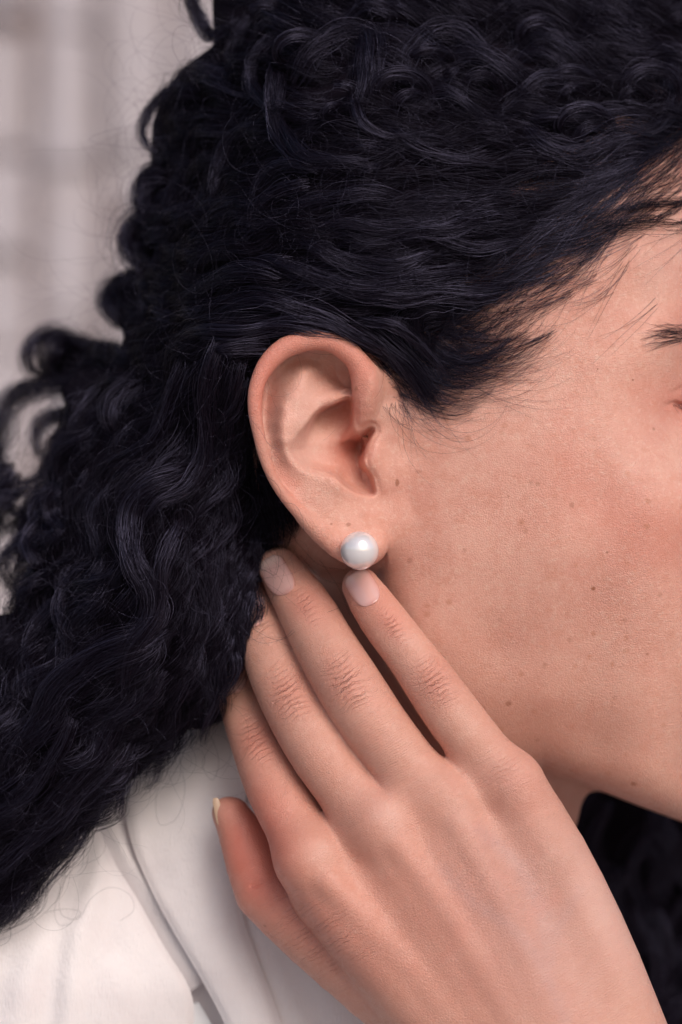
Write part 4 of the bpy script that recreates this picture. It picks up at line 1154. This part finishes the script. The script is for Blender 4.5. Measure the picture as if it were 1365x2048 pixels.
# ------------------------------------------------------------------ stone wall behind, pavement under foot
def stone_material(name, ca, cb, sc):
    m, nt, b = new_mat(name)
    B = NB(nt)
    co = B.n('ShaderNodeTexCoord').outputs['Object']
    oi = B.n('ShaderNodeObjectInfo').outputs['Random']
    c = B.mix(B.ramp(B.noise(sc, 4, .6, co), .35, .68), ca, cb)
    c = B.mix(B.math('MULTIPLY', oi, .35), c, tuple(x * .8 for x in ca))
    nt.links.new(c, b.inputs['Base Color']); b.inputs['Roughness'].default_value = .9
    nt.links.new(B.n('ShaderNodeBump', {'Height': B.noise(sc * 6, 4, .65, co), 'Strength': .5, 'Distance': .002}).outputs[0], b.inputs['Normal'])
    return m
MAT_STONE = stone_material('pale_stone', (0.46, 0.415, 0.445), (0.425, 0.372, 0.385), 18)
MAT_MORTAR = stone_material('brown_mortar', (0.33, 0.25, 0.235), (0.28, 0.205, 0.195), 40)
WALL_Y = 2.0            # m from the plane of focus
wall = link(bpy.data.objects.new('stone_wall', None), None, 'pale stone block wall with brown joints, blurred behind the dark curls', 'wall')
wall.location = (0, WALL_Y, 0)
bpy.context.view_layer.update()
def box_mesh(x0, x1, y0, y1, z0, z1, bev=.006, jit=0.0):
    xs, zs = (x0, x0 + bev, x1 - bev, x1), (z0, z0 + bev, z1 - bev, z1)
    j = lambda: rng.uniform(-jit, jit)
    V = [(x0 + j(), y0 + bev, z0 + j()), (x1 + j(), y0 + bev, z0 + j()), (x1 + j(), y0 + bev, z1 + j()), (x0 + j(), y0 + bev, z1 + j()),
         (x0 + bev, y0 + j(), z0 + bev), (x1 - bev, y0 + j(), z0 + bev), (x1 - bev, y0 + j(), z1 - bev), (x0 + bev, y0 + j(), z1 - bev),
         (x0, y1, z0), (x1, y1, z0), (x1, y1, z1), (x0, y1, z1)]
    F = [(4, 5, 6, 7), (0, 1, 5, 4), (1, 2, 6, 5), (2, 3, 7, 6), (3, 0, 4, 7), (8, 9, 1, 0), (9, 10, 2, 1), (10, 11, 3, 2), (11, 8, 0, 3)]
    return V, F
def m_obj(name, V, F, mat, parent, **kw):
    me = bpy.data.meshes.new(name); me.from_pydata(V, [], F); me.materials.append(mat)
    return link(bpy.data.objects.new(name, me), parent, **kw)
KW = 1 + WALL_Y * 1000 / DIST
def wx(px): return (px - 682.5) * S * KW * MM
def wz(py): return (1024 - py) * S * KW * MM + EYE_H
V, F = box_mesh(-2.6, 3.0, .02, .4, .002, 3.4)
m_obj('mortar', V, F, MAT_MORTAR, wall)
# columns of blocks: the ones in view follow the photograph, the rest go on in the same bond
cols = [(-66, 54), (78, 190), (214, 330), (352, 480)]
x = 502
while wx(x) < 2.9: w = rng.uniform(100, 135); cols.append((x, x + w)); x += w + 26
x = -90
while wx(x) > -2.5: w = rng.uniform(100, 135); cols.append((x - w, x)); x -= w + 24
joints = {-66: [(-250,-20),(-6,30),(64,300),(328,504),(526,704),(714,930)], 78: [(-330,60),(68,330),(338,640),(648,960)], 214: [(-360,-40),(-32,300),(308,424),(456,740),(748,990)], 352: [(-300,40),(48,420),(428,800)]}
bV, bF = [], []
for x0, x1 in cols:
    near = -330 < x0 < 900
    rows = list(joints.get(x0, []))
    if not rows:
        y = -300 + rng.uniform(0, 120)
        while y < 980: h_ = rng.uniform(150, 280); rows.append((y, y + h_)); y += h_ + 24
    top = min(r[0] for r in rows); bot = max(r[1] for r in rows)
    y = top - 22
    while wz(y) < 3.3: h_ = rng.uniform(150, 280); rows.append((y - h_, y)); y -= h_ + 22
    y = bot + 22
    while wz(y) > .15: h_ = rng.uniform(150, 280); rows.append((y, min(y + h_, 1024 + (EYE_H - .01) / (S * KW * MM)))); y += h_ + 22
    for y0, y1 in rows:
        V, F = box_mesh(wx(x0), wx(x1), rng.uniform(-.012, .006), .05, max(wz(y1 + 5), .004), wz(y0 - 5), .008, .003)
        if near and -330 < y0 < 960:
            m_obj('stone', V, F, MAT_STONE, wall)
        else:
            bF += [tuple(i + len(bV) for i in f) for f in F]; bV += V
m_obj('stone', bV, bF, MAT_STONE, wall, kind='stuff')

def paving_material():
    m, nt, b = new_mat('paving')
    B = NB(nt)
    co = B.n('ShaderNodeTexCoord').outputs['Object']
    br = B.n('ShaderNodeTexBrick', {'Vector': co, 'Scale': 1.6, 'Mortar Size': .012, 'Color1': (.47, .43, .415, 1), 'Color2': (.42, .385, .37, 1), 'Mortar': (.15, .13, .12, 1)}).outputs['Color']
    c = B.mix(B.ramp(B.noise(9, 4, .6, co), .3, .75, 0, .4), br, (.27, .25, .235))
    nt.links.new(c, b.inputs['Base Color']); b.inputs['Roughness'].default_value = .85
    return m
m_obj('pavement', [(-60, -60, 0), (60, -60, 0), (60, 60, 0), (-60, 60, 0)], [(0, 1, 2, 3)], paving_material(), None, kind='structure')
